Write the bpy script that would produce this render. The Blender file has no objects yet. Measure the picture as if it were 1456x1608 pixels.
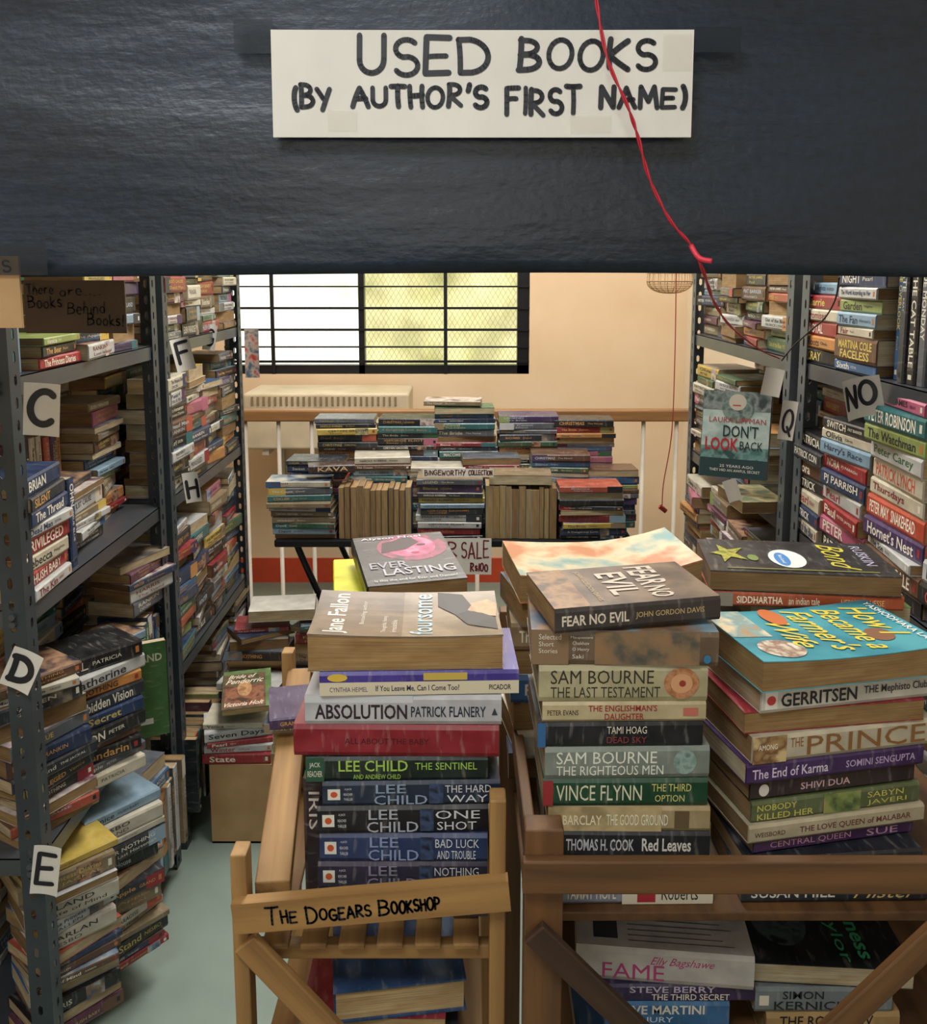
import bpy, math, random
from math import radians, sin, cos, pi
from mathutils import Matrix, Vector, noise
from mathutils.bvhtree import BVHTree
R=random.Random(11)
scene=bpy.context.scene
try:
    scene.view_settings.view_transform='Standard'
    scene.view_settings.look='None'
except Exception: pass
CAMZ=1.6; PITCH=radians(8.1); F=1457.0; CX=728.0; CY=640.0
def at(px,py,Y):
    a=(px-CX)/F; b=(CY-py)/F
    dy=cos(PITCH)+b*sin(PITCH); dz=-sin(PITCH)+b*cos(PITCH)
    t=Y/dy
    return Vector((a*t,Y,CAMZ+dz*t))
def proj(p):
    v=Vector(p)-Vector((0,0,CAMZ)); d=v.y*cos(PITCH)-v.z*sin(PITCH); u=v.y*sin(PITCH)+v.z*cos(PITCH)
    if d<=0: return None
    return (CX+F*v.x/d, CY-F*u/d)
# ---------------------------------------------------------------- materials
def lin(c): return c/12.92 if c<=0.04045 else ((c+0.055)/1.055)**2.4
def rgb(h):
    h=h.lstrip('#'); return tuple(lin(int(h[i:i+2],16)/255) for i in (0,2,4))+(1.0,)
def mute(h,s=.18,k=.95):
    v=[int(h[i:i+2],16) for i in (1,3,5)]; l=.3*v[0]+.59*v[1]+.11*v[2]
    return '#%02x%02x%02x'%tuple(int(max(0,min(255,(x+(l-x)*s)*k))) for x in v)
MC={}
def newmat(name):
    m=bpy.data.materials.new(name); m.use_nodes=True
    nt=m.node_tree; b=nt.nodes['Principled BSDF']; return m,nt,b
def mixc(nt,fac,c1,c2,mode='MIX'):
    n=nt.nodes.new('ShaderNodeMix'); n.data_type='RGBA'; n.blend_type=mode
    if isinstance(c1,tuple): n.inputs[6].default_value=c1
    else: nt.links.new(c1,n.inputs[6])
    if isinstance(c2,tuple): n.inputs[7].default_value=c2
    else: nt.links.new(c2,n.inputs[7])
    if fac is None: n.inputs[0].default_value=1
    else: nt.links.new(fac,n.inputs[0])
    return n
def noisen(nt,scale,detail=3,outp='Object'):
    tc=nt.nodes.new('ShaderNodeTexCoord'); mp=nt.nodes.new('ShaderNodeMapping')
    mp.inputs['Scale'].default_value=scale
    nt.links.new(tc.outputs[outp],mp.inputs['Vector'])
    n=nt.nodes.new('ShaderNodeTexNoise'); n.inputs['Scale'].default_value=1; n.inputs['Detail'].default_value=detail
    nt.links.new(mp.outputs[0],n.inputs['Vector']); return n
def ramp(nt,src,a,b,c=0,d=1):
    r=nt.nodes.new('ShaderNodeMapRange'); r.inputs[1].default_value=a; r.inputs[2].default_value=b
    r.inputs[3].default_value=c; r.inputs[4].default_value=d
    nt.links.new(src,r.inputs[0]); return r.outputs[0]
def scl(c,k): return (c[0]*k,c[1]*k,c[2]*k,1)
def cover(h,rough=0.34):
    k=('c',h,rough)
    if k in MC: return MC[k]
    m,nt,b=newmat('cover_'+h.strip('#')); c=rgb(h)
    n=noisen(nt,(25,25,25),5,'UV')
    mx=mixc(nt,ramp(nt,n.outputs[0],0.35,0.75),scl(c,0.72),tuple(min(1,c[i]*1.05+0.01) for i in range(3))+(1,))
    n2=noisen(nt,(110,24,60),6,'UV')   # scuffs
    mx2=mixc(nt,ramp(nt,n2.outputs[0],0.56,0.80,0,.34),mx.outputs[2],(.46,.43,.37,1))
    nt.links.new(mx2.outputs[2],b.inputs['Base Color'])
    nt.links.new(ramp(nt,n.outputs[0],.3,.7,rough-.08,rough+.14),b.inputs['Roughness'])
    bp=nt.nodes.new('ShaderNodeBump'); bp.inputs['Strength'].default_value=.25; bp.inputs['Distance'].default_value=.001
    nt.links.new(n2.outputs[0],bp.inputs['Height']); nt.links.new(bp.outputs[0],b.inputs['Normal'])
    MC[k]=m; return m
def ink(h):
    k=('i',h)
    if k in MC: return MC[k]
    m,nt,b=newmat('ink_'+h.strip('#')); b.inputs['Base Color'].default_value=rgb(h); b.inputs['Roughness'].default_value=0.5
    MC[k]=m; return m
def art(h1,h2,h3,sc=14):
    k=('a',h1,h2,h3,sc)
    if k in MC: return MC[k]
    m,nt,b=newmat('cover_art'); 
    n=noisen(nt,(sc,sc,sc),6,'UV')
    cr=nt.nodes.new('ShaderNodeValToRGB'); e=cr.color_ramp.elements
    e[0].position=0.38; e[0].color=rgb(h1); e[1].position=0.62; e[1].color=rgb(h3)
    x=e.new(0.5); x.color=rgb(h2)
    nt.links.new(n.outputs[0],cr.inputs[0]); nt.links.new(cr.outputs[0],b.inputs['Base Color']); b.inputs['Roughness'].default_value=0.34
    MC[k]=m; return m
def pages(h):
    k=('p',h)
    if k in MC: return MC[k]
    m,nt,b=newmat('pages_'+h.strip('#')); c=rgb(h)
    n=noisen(nt,(6,1400,1),2,'UV'); n2=noisen(nt,(18,60,1),3,'UV')
    mx=mixc(nt,ramp(nt,n.outputs[0],0.3,0.7),scl(c,0.45),c)
    mx2=mixc(nt,ramp(nt,n2.outputs[0],0.35,0.75),(1,1,1,1),(0.68,0.57,0.43,1))
    mm=mixc(nt,None,mx.outputs[2],mx2.outputs[2],'MULTIPLY')
    nt.links.new(mm.outputs[2],b.inputs['Base Color']); b.inputs['Roughness'].default_value=0.85
    MC[k]=m; return m
def simple(name,h,rough=0.5,metal=0,var=0.12,scale=(8,8,8),h2=None,bump=0,detail=5):
    k=('s',name)
    if k in MC: return MC[k]
    m,nt,b=newmat(name); c=rgb(h)
    n=noisen(nt,scale,detail)
    c2=rgb(h2) if h2 else scl(c,1-var*2)
    mx=mixc(nt,ramp(nt,n.outputs[0],0.3,0.7),c2,c)
    nt.links.new(mx.outputs[2],b.inputs['Base Color']); b.inputs['Roughness'].default_value=rough; b.inputs['Metallic'].default_value=metal
    if bump:
        bp=nt.nodes.new('ShaderNodeBump'); bp.inputs['Strength'].default_value=bump; bp.inputs['Distance'].default_value=0.004
        nt.links.new(n.outputs[0],bp.inputs['Height']); nt.links.new(bp.outputs[0],b.inputs['Normal'])
    MC[k]=m; return m
WALL=simple('peach_wall_paint','#e0c9ab',0.85,0,0.05,(3,3,3),'#d7bd9b',0.1)
WALLW=simple('cream_wall_paint','#e0d2ba',0.85,0,0.05,(3,3,3))
FLOOR=simple('green_grey_floor_paint','#7f8e84',0.5,0,0.08,(5,5,5),'#717f76',0.05)
CEIL=simple('ceiling_white','#c4c0b8',0.9)
RED=simple('orange_red_skirting_paint','#c84a2a',0.5)
WOODL=simple('light_worn_wood','#9c7846',0.6,0,0.3,(3,45,45),'#6e4e2a',0.2)
WOODB=simple('pale_worn_board','#a68049',0.6,0,0.3,(3,40,40),'#795730',0.2)
WOODD=simple('brown_stained_wood','#6e4c2a',0.55,0,0.3,(3,45,45),'#472f19',0.2)
WOODX=simple('very_dark_wood','#402b1c',0.5,0,0.3,(3,45,45),'#2c1d13',0.2)
METAL=simple('dark_grey_enamelled_steel','#40494f',0.42,0.3,0.12,(10,10,10),'#333b41')
METALS=simple('grey_steel_shelf','#565a60',0.3,0.5,0.1,(10,10,10))
METALR=simple('pale_grey_steel','#5c6368',0.42,0.3,0.12,(10,10,10))
BLACKM=simple('black_metal','#15161a',0.4,0.3)
WHITEM=simple('white_painted_metal','#c8c1b4',0.45)
PAPER=simple('white_paper','#d9d6cd',0.8,0,0.06,(9,9,9),None,0.1)
CARD=simple('brown_cardboard','#ab8b62',0.85,0,0.1,(14,14,14),'#98784f')
DCARD=simple('dark_brown_cardboard','#554334',0.8,0,0.1,(14,14,14))
def tapem(name,h,a,r):
    m,nt,b=newmat(name); b.inputs['Base Color'].default_value=rgb(h); b.inputs['Roughness'].default_value=r
    b.inputs['Alpha'].default_value=a; return m
TAPE=tapem('smoky_tape','#202830',.45,.3)
CTAPE=tapem('clear_tape','#dcd6c4',.10,.3)
def bannermat():
    m,nt,b=newmat('navy_black_leatherette')
    n=noisen(nt,(1.6,1,5),5); n2=noisen(nt,(90,90,110),6); n3=noisen(nt,(7,6,30),6)
    mx=mixc(nt,ramp(nt,n.outputs[0],0.35,0.75),rgb('#101923'),rgb('#1a2a3a'))
    mx2=mixc(nt,ramp(nt,n2.outputs[0],0.3,0.7),(0.7,0.7,0.7,1),(1.2,1.24,1.3,1))
    mm=mixc(nt,None,mx.outputs[2],mx2.outputs[2],'MULTIPLY')
    nt.links.new(mm.outputs[2],b.inputs['Base Color']); b.inputs['Roughness'].default_value=0.42
    bp=nt.nodes.new('ShaderNodeBump'); bp.inputs['Strength'].default_value=0.4; bp.inputs['Distance'].default_value=0.009
    nt.links.new(n3.outputs[0],bp.inputs['Height'])
    bp2=nt.nodes.new('ShaderNodeBump'); bp2.inputs['Strength'].default_value=0.5; bp2.inputs['Distance'].default_value=0.0015
    nt.links.new(n2.outputs[0],bp2.inputs['Height']); nt.links.new(bp.outputs[0],bp2.inputs['Normal'])
    nt.links.new(bp2.outputs[0],b.inputs['Normal']); return m
# ---------------------------------------------------------------- mesh builder
class MB:
    def __init__(s): s.v=[];s.f=[];s.m=[];s.uv=[];s.mats=[]
    def mi(s,mat):
        if mat not in s.mats: s.mats.append(mat)
        return s.mats.index(mat)
    def add(s,vs,fs,mat,uvs=None):
        o=len(s.v); s.v.extend([tuple(p) for p in vs])
        s.uv.extend(uvs if uvs else [(p[0]+p[1],p[2]) for p in vs])
        k=s.mi(mat)
        for f in fs: s.f.append(tuple(o+i for i in f)); s.m.append(k)
    def box(s,x0,x1,y0,y1,z0,z1,mat,flat=False):
        vs=[Vector((x,y,z)) for z in (z0,z1) for y in (y0,y1) for x in (x0,x1)]
        uv=[(p[0],p[1]) for p in vs] if flat else [(p[0]+p[1],p[2]) for p in vs]
        s.add(vs,[(0,2,3,1),(4,5,7,6),(0,1,5,4),(2,6,7,3),(0,4,6,2),(1,3,7,5)],mat,uv)
    def tube(s,pts,r,mat,n=8):
        pts=[Vector(p) for p in pts]; vs=[];fs=[]
        for i,p in enumerate(pts):
            d=(pts[min(i+1,len(pts)-1)]-pts[max(i-1,0)]).normalized()
            a=Vector((0,0,1)) if abs(d.z)<0.9 else Vector((1,0,0))
            u=d.cross(a).normalized(); w=d.cross(u)
            for k in range(n): t=2*pi*k/n; vs.append(p+u*r*cos(t)+w*r*sin(t))
        for i in range(len(pts)-1):
            for k in range(n): fs.append((i*n+k,i*n+(k+1)%n,(i+1)*n+(k+1)%n,(i+1)*n+k))
        fs.append(tuple(range(n))); fs.append(tuple((len(pts)-1)*n+k for k in range(n)))
        s.add(vs,fs,mat)
    def obj(s,name,smooth=False):
        me=bpy.data.meshes.new(name); me.from_pydata(s.v,[],s.f)
        for m in s.mats: me.materials.append(m)
        me.polygons.foreach_set('material_index',s.m)
        ul=me.uv_layers.new(name='UVMap'); 
        li=[0]*len(me.loops); me.loops.foreach_get('vertex_index',li)
        flat=[]
        for i in li: flat.extend(s.uv[i])
        ul.data.foreach_set('uv',flat)
        if smooth: me.polygons.foreach_set('use_smooth',[True]*len(me.polygons))
        me.update()
        return bpy.data.objects.new(name,me)
WM={}
def link(o,parent=None,M=Matrix.Identity(4)):
    scene.collection.objects.link(o); WM[o.name]=M.copy()
    if parent:
        o.parent=parent; o.matrix_parent_inverse=Matrix.Identity(4)
        o.matrix_basis=WM[parent.name].inverted()@M
    else: o.matrix_basis=M
    return o
def top(o,label,cat,group=None,M=Matrix.Identity(4)):
    link(o,None,M); o['label']=label; o['category']=cat
    if group: o['group']=group
    return o
def empty(name,loc,label,cat,group=None,rz=0):
    e=bpy.data.objects.new(name,None); e.empty_display_size=0.05
    return top(e,label,cat,group,Matrix.Translation(loc)@Matrix.Rotation(rz,4,'Z'))
def struct(o,M=Matrix.Identity(4)):
    link(o,None,M); o['kind']='structure'; return o
def bevel(o,w=0.002,seg=2):
    b=o.modifiers.new('bevel','BEVEL'); b.width=w; b.segments=seg; b.limit_method='ANGLE'; return o
def smoothpts(p,k=6):
    if len(p)<3: return [Vector(x) for x in p]
    p=[Vector(x) for x in p]; out=[]
    for i in range(len(p)-1):
        a=p[max(i-1,0)];b=p[i];c=p[i+1];d=p[min(i+2,len(p)-1)]
        for j in range(k):
            t=j/k
            out.append(0.5*((2*b)+(c-a)*t+(2*a-5*b+4*c-d)*t*t+(3*b-a-3*c+d)*t**3))
    out.append(p[-1]); return out
# ---------------------------------------------------------------- text cache
TC={}
def glyphs(s,bold=0.0,warp=False):
    if isinstance(s,tuple): return (list(s),[tuple(range(len(s)))])
    k=(s,bold,warp and s in('RECT','DISC'))
    if k in TC: return TC[k]
    if s=='RECT':
        n=8 if warp else 1
        r=([(i/n,j/n) for j in range(n+1) for i in range(n+1)],[(j*(n+1)+i,j*(n+1)+i+1,(j+1)*(n+1)+i+1,(j+1)*(n+1)+i) for j in range(n) for i in range(n)])
    elif s=='DISC':
        q=4 if warp else 1; vs=[(0.5,0.5)];fs=[]
        for j in range(1,q+1):
            for i in range(24): vs.append((0.5+0.5*j/q*cos(2*pi*i/24),0.5+0.5*j/q*sin(2*pi*i/24)))
        for i in range(24): fs.append((0,1+i,1+(i+1)%24))
        for j in range(1,q):
            for i in range(24):
                a=1+(j-1)*24; b=1+j*24; fs.append((a+i,b+i,b+(i+1)%24,a+(i+1)%24))
        r=(vs,fs)
    elif s=='TRI': r=([(0,0),(1,0),(.5,1)],[(0,1,2)])
    else:
        cu=bpy.data.curves.new('t','FONT'); cu.body=s.lstrip('~'); cu.resolution_u=2; cu.offset=bold
        if s[0]=='~': cu.shear=.5
        ob=bpy.data.objects.new('t',cu); scene.collection.objects.link(ob)
        dg=bpy.context.evaluated_depsgraph_get(); ev=ob.evaluated_get(dg); me=ev.to_mesh()
        vs=[(v.co.x,v.co.y) for v in me.vertices]; fs=[tuple(p.vertices) for p in me.polygons]
        ev.to_mesh_clear(); bpy.data.objects.remove(ob); bpy.data.curves.remove(cu)
        if not vs: r=([],[])
        else:
            x0=min(v[0] for v in vs);x1=max(v[0] for v in vs);y0=min(v[1] for v in vs);y1=max(v[1] for v in vs)
            r=([((x-x0)/(x1-x0+1e-9),(y-y0)/(y1-y0+1e-9)) for x,y in vs],fs)
    TC[k]=r; return r
# ---------------------------------------------------------------- handwriting
def arc(cx,cy,rx,ry,a0,a1,n=8):
    return [(cx+rx*cos(radians(a0+(a1-a0)*i/n)),cy+ry*sin(radians(a0+(a1-a0)*i/n))) for i in range(n+1)]
HW={
'A':[[(0,0),(.45,1),(.9,0)],[(.15,.35),(.78,.38)]],
'B':[[(0,0),(0.02,1)],[(0,1)]+arc(.25,.76,.42,.23,80,-80)+[(.05,.52)],[(.05,.52)]+arc(.3,.27,.5,.26,80,-85)+[(0,0)]],
'C':[arc(.5,.5,.5,.5,50,310,14)],
'D':[[(0,0),(0.02,1)],[(-.05,.98)]+arc(.2,.5,.65,.5,80,-80,12)+[(-.03,0)]],
'E':[[(.72,.98),(0,1),(0.02,0),(.75,.02)],[(0,.52),(.6,.54)]],
'F':[[(.7,1),(0,.98),(0.03,0)],[(0,.52),(.55,.55)]],
'G':[arc(.5,.5,.5,.5,50,320,12)+[(.9,.45),(.5,.45)]],
'H':[[(0,1),(.03,0)],[(.7,1),(.7,0)],[(0,.5),(.7,.55)]],
'I':[[(.15,1),(.15,0)]],
'K':[[(0,1),(.02,0)],[(.68,1),(.02,.48),(.75,0)]],
'L':[[(0,1),(0.02,0),(.65,.02)]],
'M':[[(0,0),(.1,1),(.48,.3),(.85,1),(.95,0)]],
'N':[[(0,0),(.02,1),(.7,0.02),(.72,1)]],
'O':[arc(.45,.5,.45,.5,95,460,18)],
'P':[[(0,0),(.02,1)],[(0,1)]+arc(.25,.73,.42,.27,80,-90)+[(.02,.46)]],
'Q':[arc(.45,.5,.45,.5,90,450,14),[(.5,.3),(.9,-.1)]],
'R':[[(0,0),(.02,1)],[(0,1)]+arc(.25,.75,.42,.25,80,-90)+[(.05,.5),(.75,0)]],
'S':[arc(.38,.74,.34,.25,40,250,10)+arc(.38,.26,.36,.26,80,-150,10)],
'T':[[(0,1),(.8,1)],[(.4,1),(.4,0)]],
'U':[[(0,1),(0,.4)]+arc(.38,.35,.38,.35,180,360,10)+[(.76,1)]],
'W':[[(0,1),(.22,0),(.48,.7),(.75,0),(1,1)]],
'Y':[[(0,1),(.4,.5)],[(.8,1),(.25,-.05)]],
'(':[arc(.5,.45,.42,.7,130,230,8)],')':[arc(-.2,.45,.42,.7,50,-50,8)],
"'":[[(.12,1.05),(.05,.75)]],'.':[[(.1,0.02),(.14,0.02)]],'!':[[(.15,1),(.12,.3)],[(.1,.04),(.13,.04)]],
'1':[[(.2,1),(.2,0)]],'0':[arc(.35,.5,.35,.5,90,450,12)],
'h':[[(0,1),(0,0)],[(0,.35)]+arc(.25,.3,.25,.3,150,0,6)+[(.5,0)]],
'e':[[(.05,.3),(.55,.33)]+arc(.3,.3,.27,.3,10,310,10)],
'r':[[(0,.55),(0,0)],[(0,.3),(.15,.5),(.4,.52)]],
'a':[arc(.28,.28,.28,.28,30,390,10)+[(.56,0)]],
'o':[arc(.28,.3,.28,.3,90,450,10)],'k':[[(0,1),(0,0)],[(.45,.6),(0,.25),(.5,0)]],
's':[arc(.25,.45,.2,.15,40,250,6)+arc(.25,.15,.22,.15,80,-150,6)],
'n':[[(0,.6),(0,0)],[(0,.35)]+arc(.25,.3,.25,.3,150,0,6)+[(.5,0)]],
'i':[[(.1,.55),(.1,0)],[(.1,.8),(.11,.81)]],
'd':[arc(.28,.28,.28,.28,30,390,10),[(.56,1),(.56,0)]],
}
def ribbon(mb,pts,w,mat,fn):
    for i in range(len(pts)-1):
        a=Vector(pts[i]);b=Vector(pts[i+1]); d=b-a
        if d.length<1e-6: continue
        n=Vector((-d.y,d.x)).normalized()*w/2
        mb.add([fn(*(a+n)),fn(*(a-n)),fn(*(b-n)),fn(*(b+n))],[(0,1,2,3)],mat)
    for p in pts:
        mb.add([fn(p[0]+w/2*cos(2*pi*k/8),p[1]+w/2*sin(2*pi*k/8)) for k in range(8)],[tuple(range(8))],mat)
def hand(mb,s,x0,x1,y0,y1,w,mat,fn,jit=0.03,wob=.035):
    cur=0;lay=[]
    for ch in s:
        if ch==' ': cur+=.6; continue
        g=HW.get(ch) or HW.get(ch.upper()); 
        mx=max(p[0] for st in g for p in st)
        lay.append((g,cur)); cur+=max(mx,.1)+.3
    k=(x1-x0)/(cur-.3); h=y1-y0
    for g,cx in lay:
        dy=R.uniform(-jit,jit)*h*2; sl=R.uniform(-.08,.10); sc=R.uniform(.92,1.08)
        for st in g:
            if len(st)<=3:
                q=[]
                for i in range(len(st)-1):
                    a,b=st[i],st[i+1]; bow=R.uniform(-wob,wob); nx_,ny_=-(b[1]-a[1]),(b[0]-a[0])
                    for j in range(4): t=j/4; o_=4*t*(1-t)*bow; q.append((a[0]+(b[0]-a[0])*t+nx_*o_,a[1]+(b[1]-a[1])*t+ny_*o_))
                q.append(st[-1]); st=q
            ex=R.uniform(-wob,wob);ey=R.uniform(-wob,wob)
            ribbon(mb,[(x0+(cx+(p[0]+ex)+sl*(p[1]-.5))*k,y0+dy+(p[1]*sc+ey)*h) for p in st],w*R.uniform(.9,1.1),mat,fn)
# ---------------------------------------------------------------- books
BOOKS=[]
PAL0=[("#c4bca6","cream",4.5),("#babbb8","white",4.5),("#1d1d1f","black",5.5),("#2c3038","charcoal",3.5),("#26385a","navy",3),("#35608f","blue",1.8),("#7f9db2","pale blue",2),("#2a6a6c","teal",1.3),("#33603f","green",1.4),("#8a9a55","olive green",.6),("#96262c","red",2.6),("#b84c34","orange-red",1),("#bf8040","orange",.9),("#c8a83e","yellow",.8),("#62304a","plum",1),("#47325f","purple",.9),("#b45c78","pink",.9),("#64442f","brown",2.4),("#8a7555","tan",2.4),("#5c616a","grey",3)]
RAW={n_:h for h,n_,w_ in PAL0}
PAL=[(mute(h),n_,w_) for h,n_,w_ in PAL0]
PAGES=["#b89e70","#9f8358","#bcab8a","#866b45","#c4b899","#947850"]
def lum(h):
    c=rgb(h); return c[0]*.3+c[1]*.6+c[2]*.1
def pal(): return R.choices(PAL,[p[2] for p in PAL])[0]
def addbook(M,L,W,T,c,page=None,items=(),spine=None,hard=False,label=None,group=None,hero=False,name='paperback_book',vis=1.0,warp=None,artm=None,cname=''):
    BOOKS.append(dict(M=M,L=L,W=W,T=T,c=c,page=page or R.choice(PAGES),items=list(items),spine=spine,hard=hard,label=label,group=group,hero=hero,name=name,vis=vis,warp=warp,art=artm,cname=cname))
def bookmesh(b,cm,pm):
    L,W,T=b['L'],b['W'],b['T']; t=0.0026 if b['hard'] else 0.0011
    bu=min(.0025,T*.12); o=0.003 if b['hard'] else 0.0006
    cov=b['art'] or cover(b['c']); sp=cover(b['spine']) if b['spine'] else cover(b['c'])
    wf=b['warp']; nx=10 if wf else 1; ny=6 if wf else 1
    def plate(mb,x0,x1,y0,y1,z0,z1,mat,flat):
        if nx==1: mb.box(x0,x1,y0,y1,z0,z1,mat,flat); return
        vs=[];uv=[];fs=[]
        for z in (z0,z1):
            for j in range(ny+1):
                for i in range(nx+1):
                    x=x0+(x1-x0)*i/nx;y=y0+(y1-y0)*j/ny
                    vs.append((x,y,z+wf(x/L*2,y/W*2,z/T))); uv.append((x,y) if flat else (x+y,z))
        S=(nx+1);N=S*(ny+1)
        for j in range(ny):
            for i in range(nx):
                a=j*S+i; fs+=[(a,a+S,a+S+1,a+1),(N+a,N+a+1,N+a+S+1,N+a+S)]
        for i in range(nx): a=i;fs.append((a,a+1,N+a+1,N+a)); a=ny*S+i;fs.append((a,N+a,N+a+1,a+1))
        for j in range(ny): a=j*S;fs.append((a,N+a,N+a+S,a+S)); a=j*S+nx;fs.append((a,a+S,N+a+S,N+a))
        mb.add(vs,fs,mat,uv)
    plate(cm,-L/2,L/2,-W/2,W/2,0,t,cov,True)
    plate(cm,-L/2,L/2,-W/2,W/2,T-t,T,cov,True)
    prof=[(-W/2,0),(-W/2-bu,.14*T),(-W/2-bu,.86*T),(-W/2,T),(-W/2+t,T-t),(-W/2+t,t)]
    vs=[];fs=[];n=len(prof); xs=[-L/2+L*i/nx for i in range(nx+1)]
    for x in xs:
        for y,z in prof: vs.append((x,y,z+(wf(x/L*2,-1,z/T) if wf else 0)))
    for i in range(nx):
        for k in range(n): fs.append((i*n+k,i*n+(k+1)%n,(i+1)*n+(k+1)%n,(i+1)*n+k))
    fs.append(tuple(range(n))); fs.append(tuple(nx*n+k for k in range(n)))
    cm.add(vs,fs,sp,[(v[0],v[2]) for v in vs])
    plate(pm,-L/2+o,L/2-o,-W/2+t,W/2-o,t,T-t,pages(b['page']),False)
    for i,it in enumerate(b['items']):
        s,face,x0,x1,y0,y1,h=it[:7]; bold=it[7] if len(it)>7 else 0.0
        vs,fs=glyphs(s,bold,bool(wf)); e=.00025+.00014*i+(.0004 if wf else 0); out=[]
        for u,v in vs:
            a=x0+(x1-x0)*u; c=y0+(y1-y0)*v
            if face=='S':
                x=-L/2+a*L;z=c*T; p=(x,-W/2-bu-e,z+(wf(x/L*2,-1,c) if wf else 0))
            else:
                if face=='C0': fx,fy=a,c
                elif face=='C1': fx,fy=1-c,a
                elif face=='C3': fx,fy=c,1-a
                x=-L/2+fx*L;y=-W/2+fy*W
                p=(x,y,T+e+(wf(x/L*2,y/W*2,1) if wf else 0))
            out.append(p)
        cm.add(out,fs,ink(h) if isinstance(h,str) else h,[(p[0],p[2]) if face=='S' else (p[0],p[1]) for p in out])
def basis(x,y,z,loc):
    M=Matrix.Identity(4)
    for i,a in enumerate((x,y,z)):
        for r in range(3): M[r][i]=a[r]
    for r in range(3): M[r][3]=loc[r]
    return M
WORDS_SHELF=["PRIVILEGED","HUSH BABY","TRUE BLUE","FEAR NOTHING","The Princess Diaries","DEON","JUST CAUSE","NESBO","THE JACKAL","EDEN PARADISE","LELAND","RANKIN","HARRIS","The Stand","FALLEN","Pearl","State of Mind","Venice","The Last Horseman","GRAND","HARLAN","The Hotel","A Mandarin's Vision","Lost Island","The Apple","Dead Man","WINTER","Seven Days","The Secret House"]
WORDS_R=["PATRICK GALE","PAT BARKER","Hornet's","PATRICK LYNCH","PETER JAMES","PJ PARRISH","PETER","Paul","NORA ROBERTS","Olivia","PATRICIA","KRAY","ROYAL","Out of the Blue","Pearl","Nights"]
WORDS_T=["COLLIER","CERTAIN GROOMS","HAROLD ROBBINS","CHRISTMAS","MACOMBER","GEORGE ELIOT","Devil","The Bride","A Dangerous Love","Sweet","The Count","LEGEND","Bianca","The Novel"]
ARTS=[('#3a4a5a','#7a6248','#98a0a0'),('#4c2a2e','#9c7c60','#2a2a38'),('#2f4438','#a89a74','#5e6c54'),('#b0a286','#78848e','#3c485c'),('#8e7880','#bcb2a8','#583844'),('#36363c','#5e5854','#928470')]
def ritems(words,c,L,T,w=None,tc=None):
    its=[]
    tc=tc or (R.choice(['#cfc9b8','#b8a458','#cfc9b8','#a8b4bc','#b88a50']) if lum(c)<0.2 else R.choice(['#26262a','#702a2e','#26385a','#33302c','#2c2c2c']))
    k=R.random()
    if k<.22: its.append(("RECT",'S',0,R.uniform(.12,.3),0.02,.98,R.choice(PAL)[0]))
    elif k<.4: its.append(("RECT",'S',.76,1,0.02,.98,R.choice(PAL)[0]))
    elif k<.6 and not w: a=R.uniform(.55,.7); its.append(("RECT",'S',a,a+R.uniform(.12,.28),0.02,.98,art(*R.choice(ARTS),30)))
    if w: its=[]
    if R.random()<.5: its.append(("RECT",'S',.92,.96,.3,.7,R.choice(['#b06a3a','#cfc9b8','#8f2d30','#1d1d1f'])))
    given=w is not None; w=w or R.choice(words); 
    if not given and R.random()<.45 and T>.02:
        x0=R.uniform(.08,.2); x1=min(.85,x0+len(w)*T*.42/L+.04)
        its.append((w,'S',x0,x1,.54,.80,tc,.01)); w2=R.choice(words)
        its.append((w2,'S',x0+.03,min(.86,x0+.03+len(w2)*T*.34/L),.22,.42,tc,0))
    else:
        m=R.uniform(.18,.25) if given else R.uniform(.26,.36); x0=R.uniform(.05,.10); x1=min(.86 if given else .62,x0+len(w)*T*(1-2*m)*.80/L+.03)
        its.append((w,'S',x0,x1,m,1-m,tc,.015 if given else R.choice((0,.01,.02))))
        w2=R.choice(words); e=min(.9,x1+.06+len(w2)*T*.22/L)
        if e<.9: its.append((w2,'S',x1+.05,e,.38,.62,tc,0))
    return its
def rbook(M,words,grp,vis=1.0,L=None,W=None,T=None,where='on a metal shelf'):
    p=pal(); L=L or R.uniform(.170,.192); W=W or R.uniform(.108,.13); T=T or R.uniform(.013,.032)
    am=art(*R.choice(ARTS)) if R.random()<.3 else None
    addbook(M,L,W,T,p[0],None,ritems(words,p[0],L,T),spine=(p[0] if am else (R.choice(PAL)[0] if R.random()<.15 else None)),label='%s worn paperback %s'%(p[1],where),group=grp,vis=vis,cname=p[1],artm=am)
def pile(x,y,z,h,base,words,grp,vis=1.0,inset=0,lean=0.0,spread=4,where='in a pile on a metal shelf',rev=0.12,Lr=(.165,.192),Tr=(.013,.038)):
    cz=z+0.0005; d=Vector((sin(base),-cos(base),0))
    al=Vector((cos(base),sin(base),0)); dr=0
    while True:
        T=R.uniform(*Tr)
        if cz+T>z+h: break
        L=R.uniform(*Lr); W=R.uniform(.105,.13); dr+=R.gauss(0,.003)+lean
        off=R.gauss(0,.006); ang=radians(R.gauss(0,spread))
        flip=R.random()<rev
        c=Vector((x,y,0))-d*(W/2+inset+off)+al*(dr)
        M=Matrix.Translation((c.x,c.y,cz))@Matrix.Rotation(base+ang+(pi if flip else 0),4,'Z')
        rbook(M,words,grp,vis,L,W,T,where); cz+=T+.0004
    return cz
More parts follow.
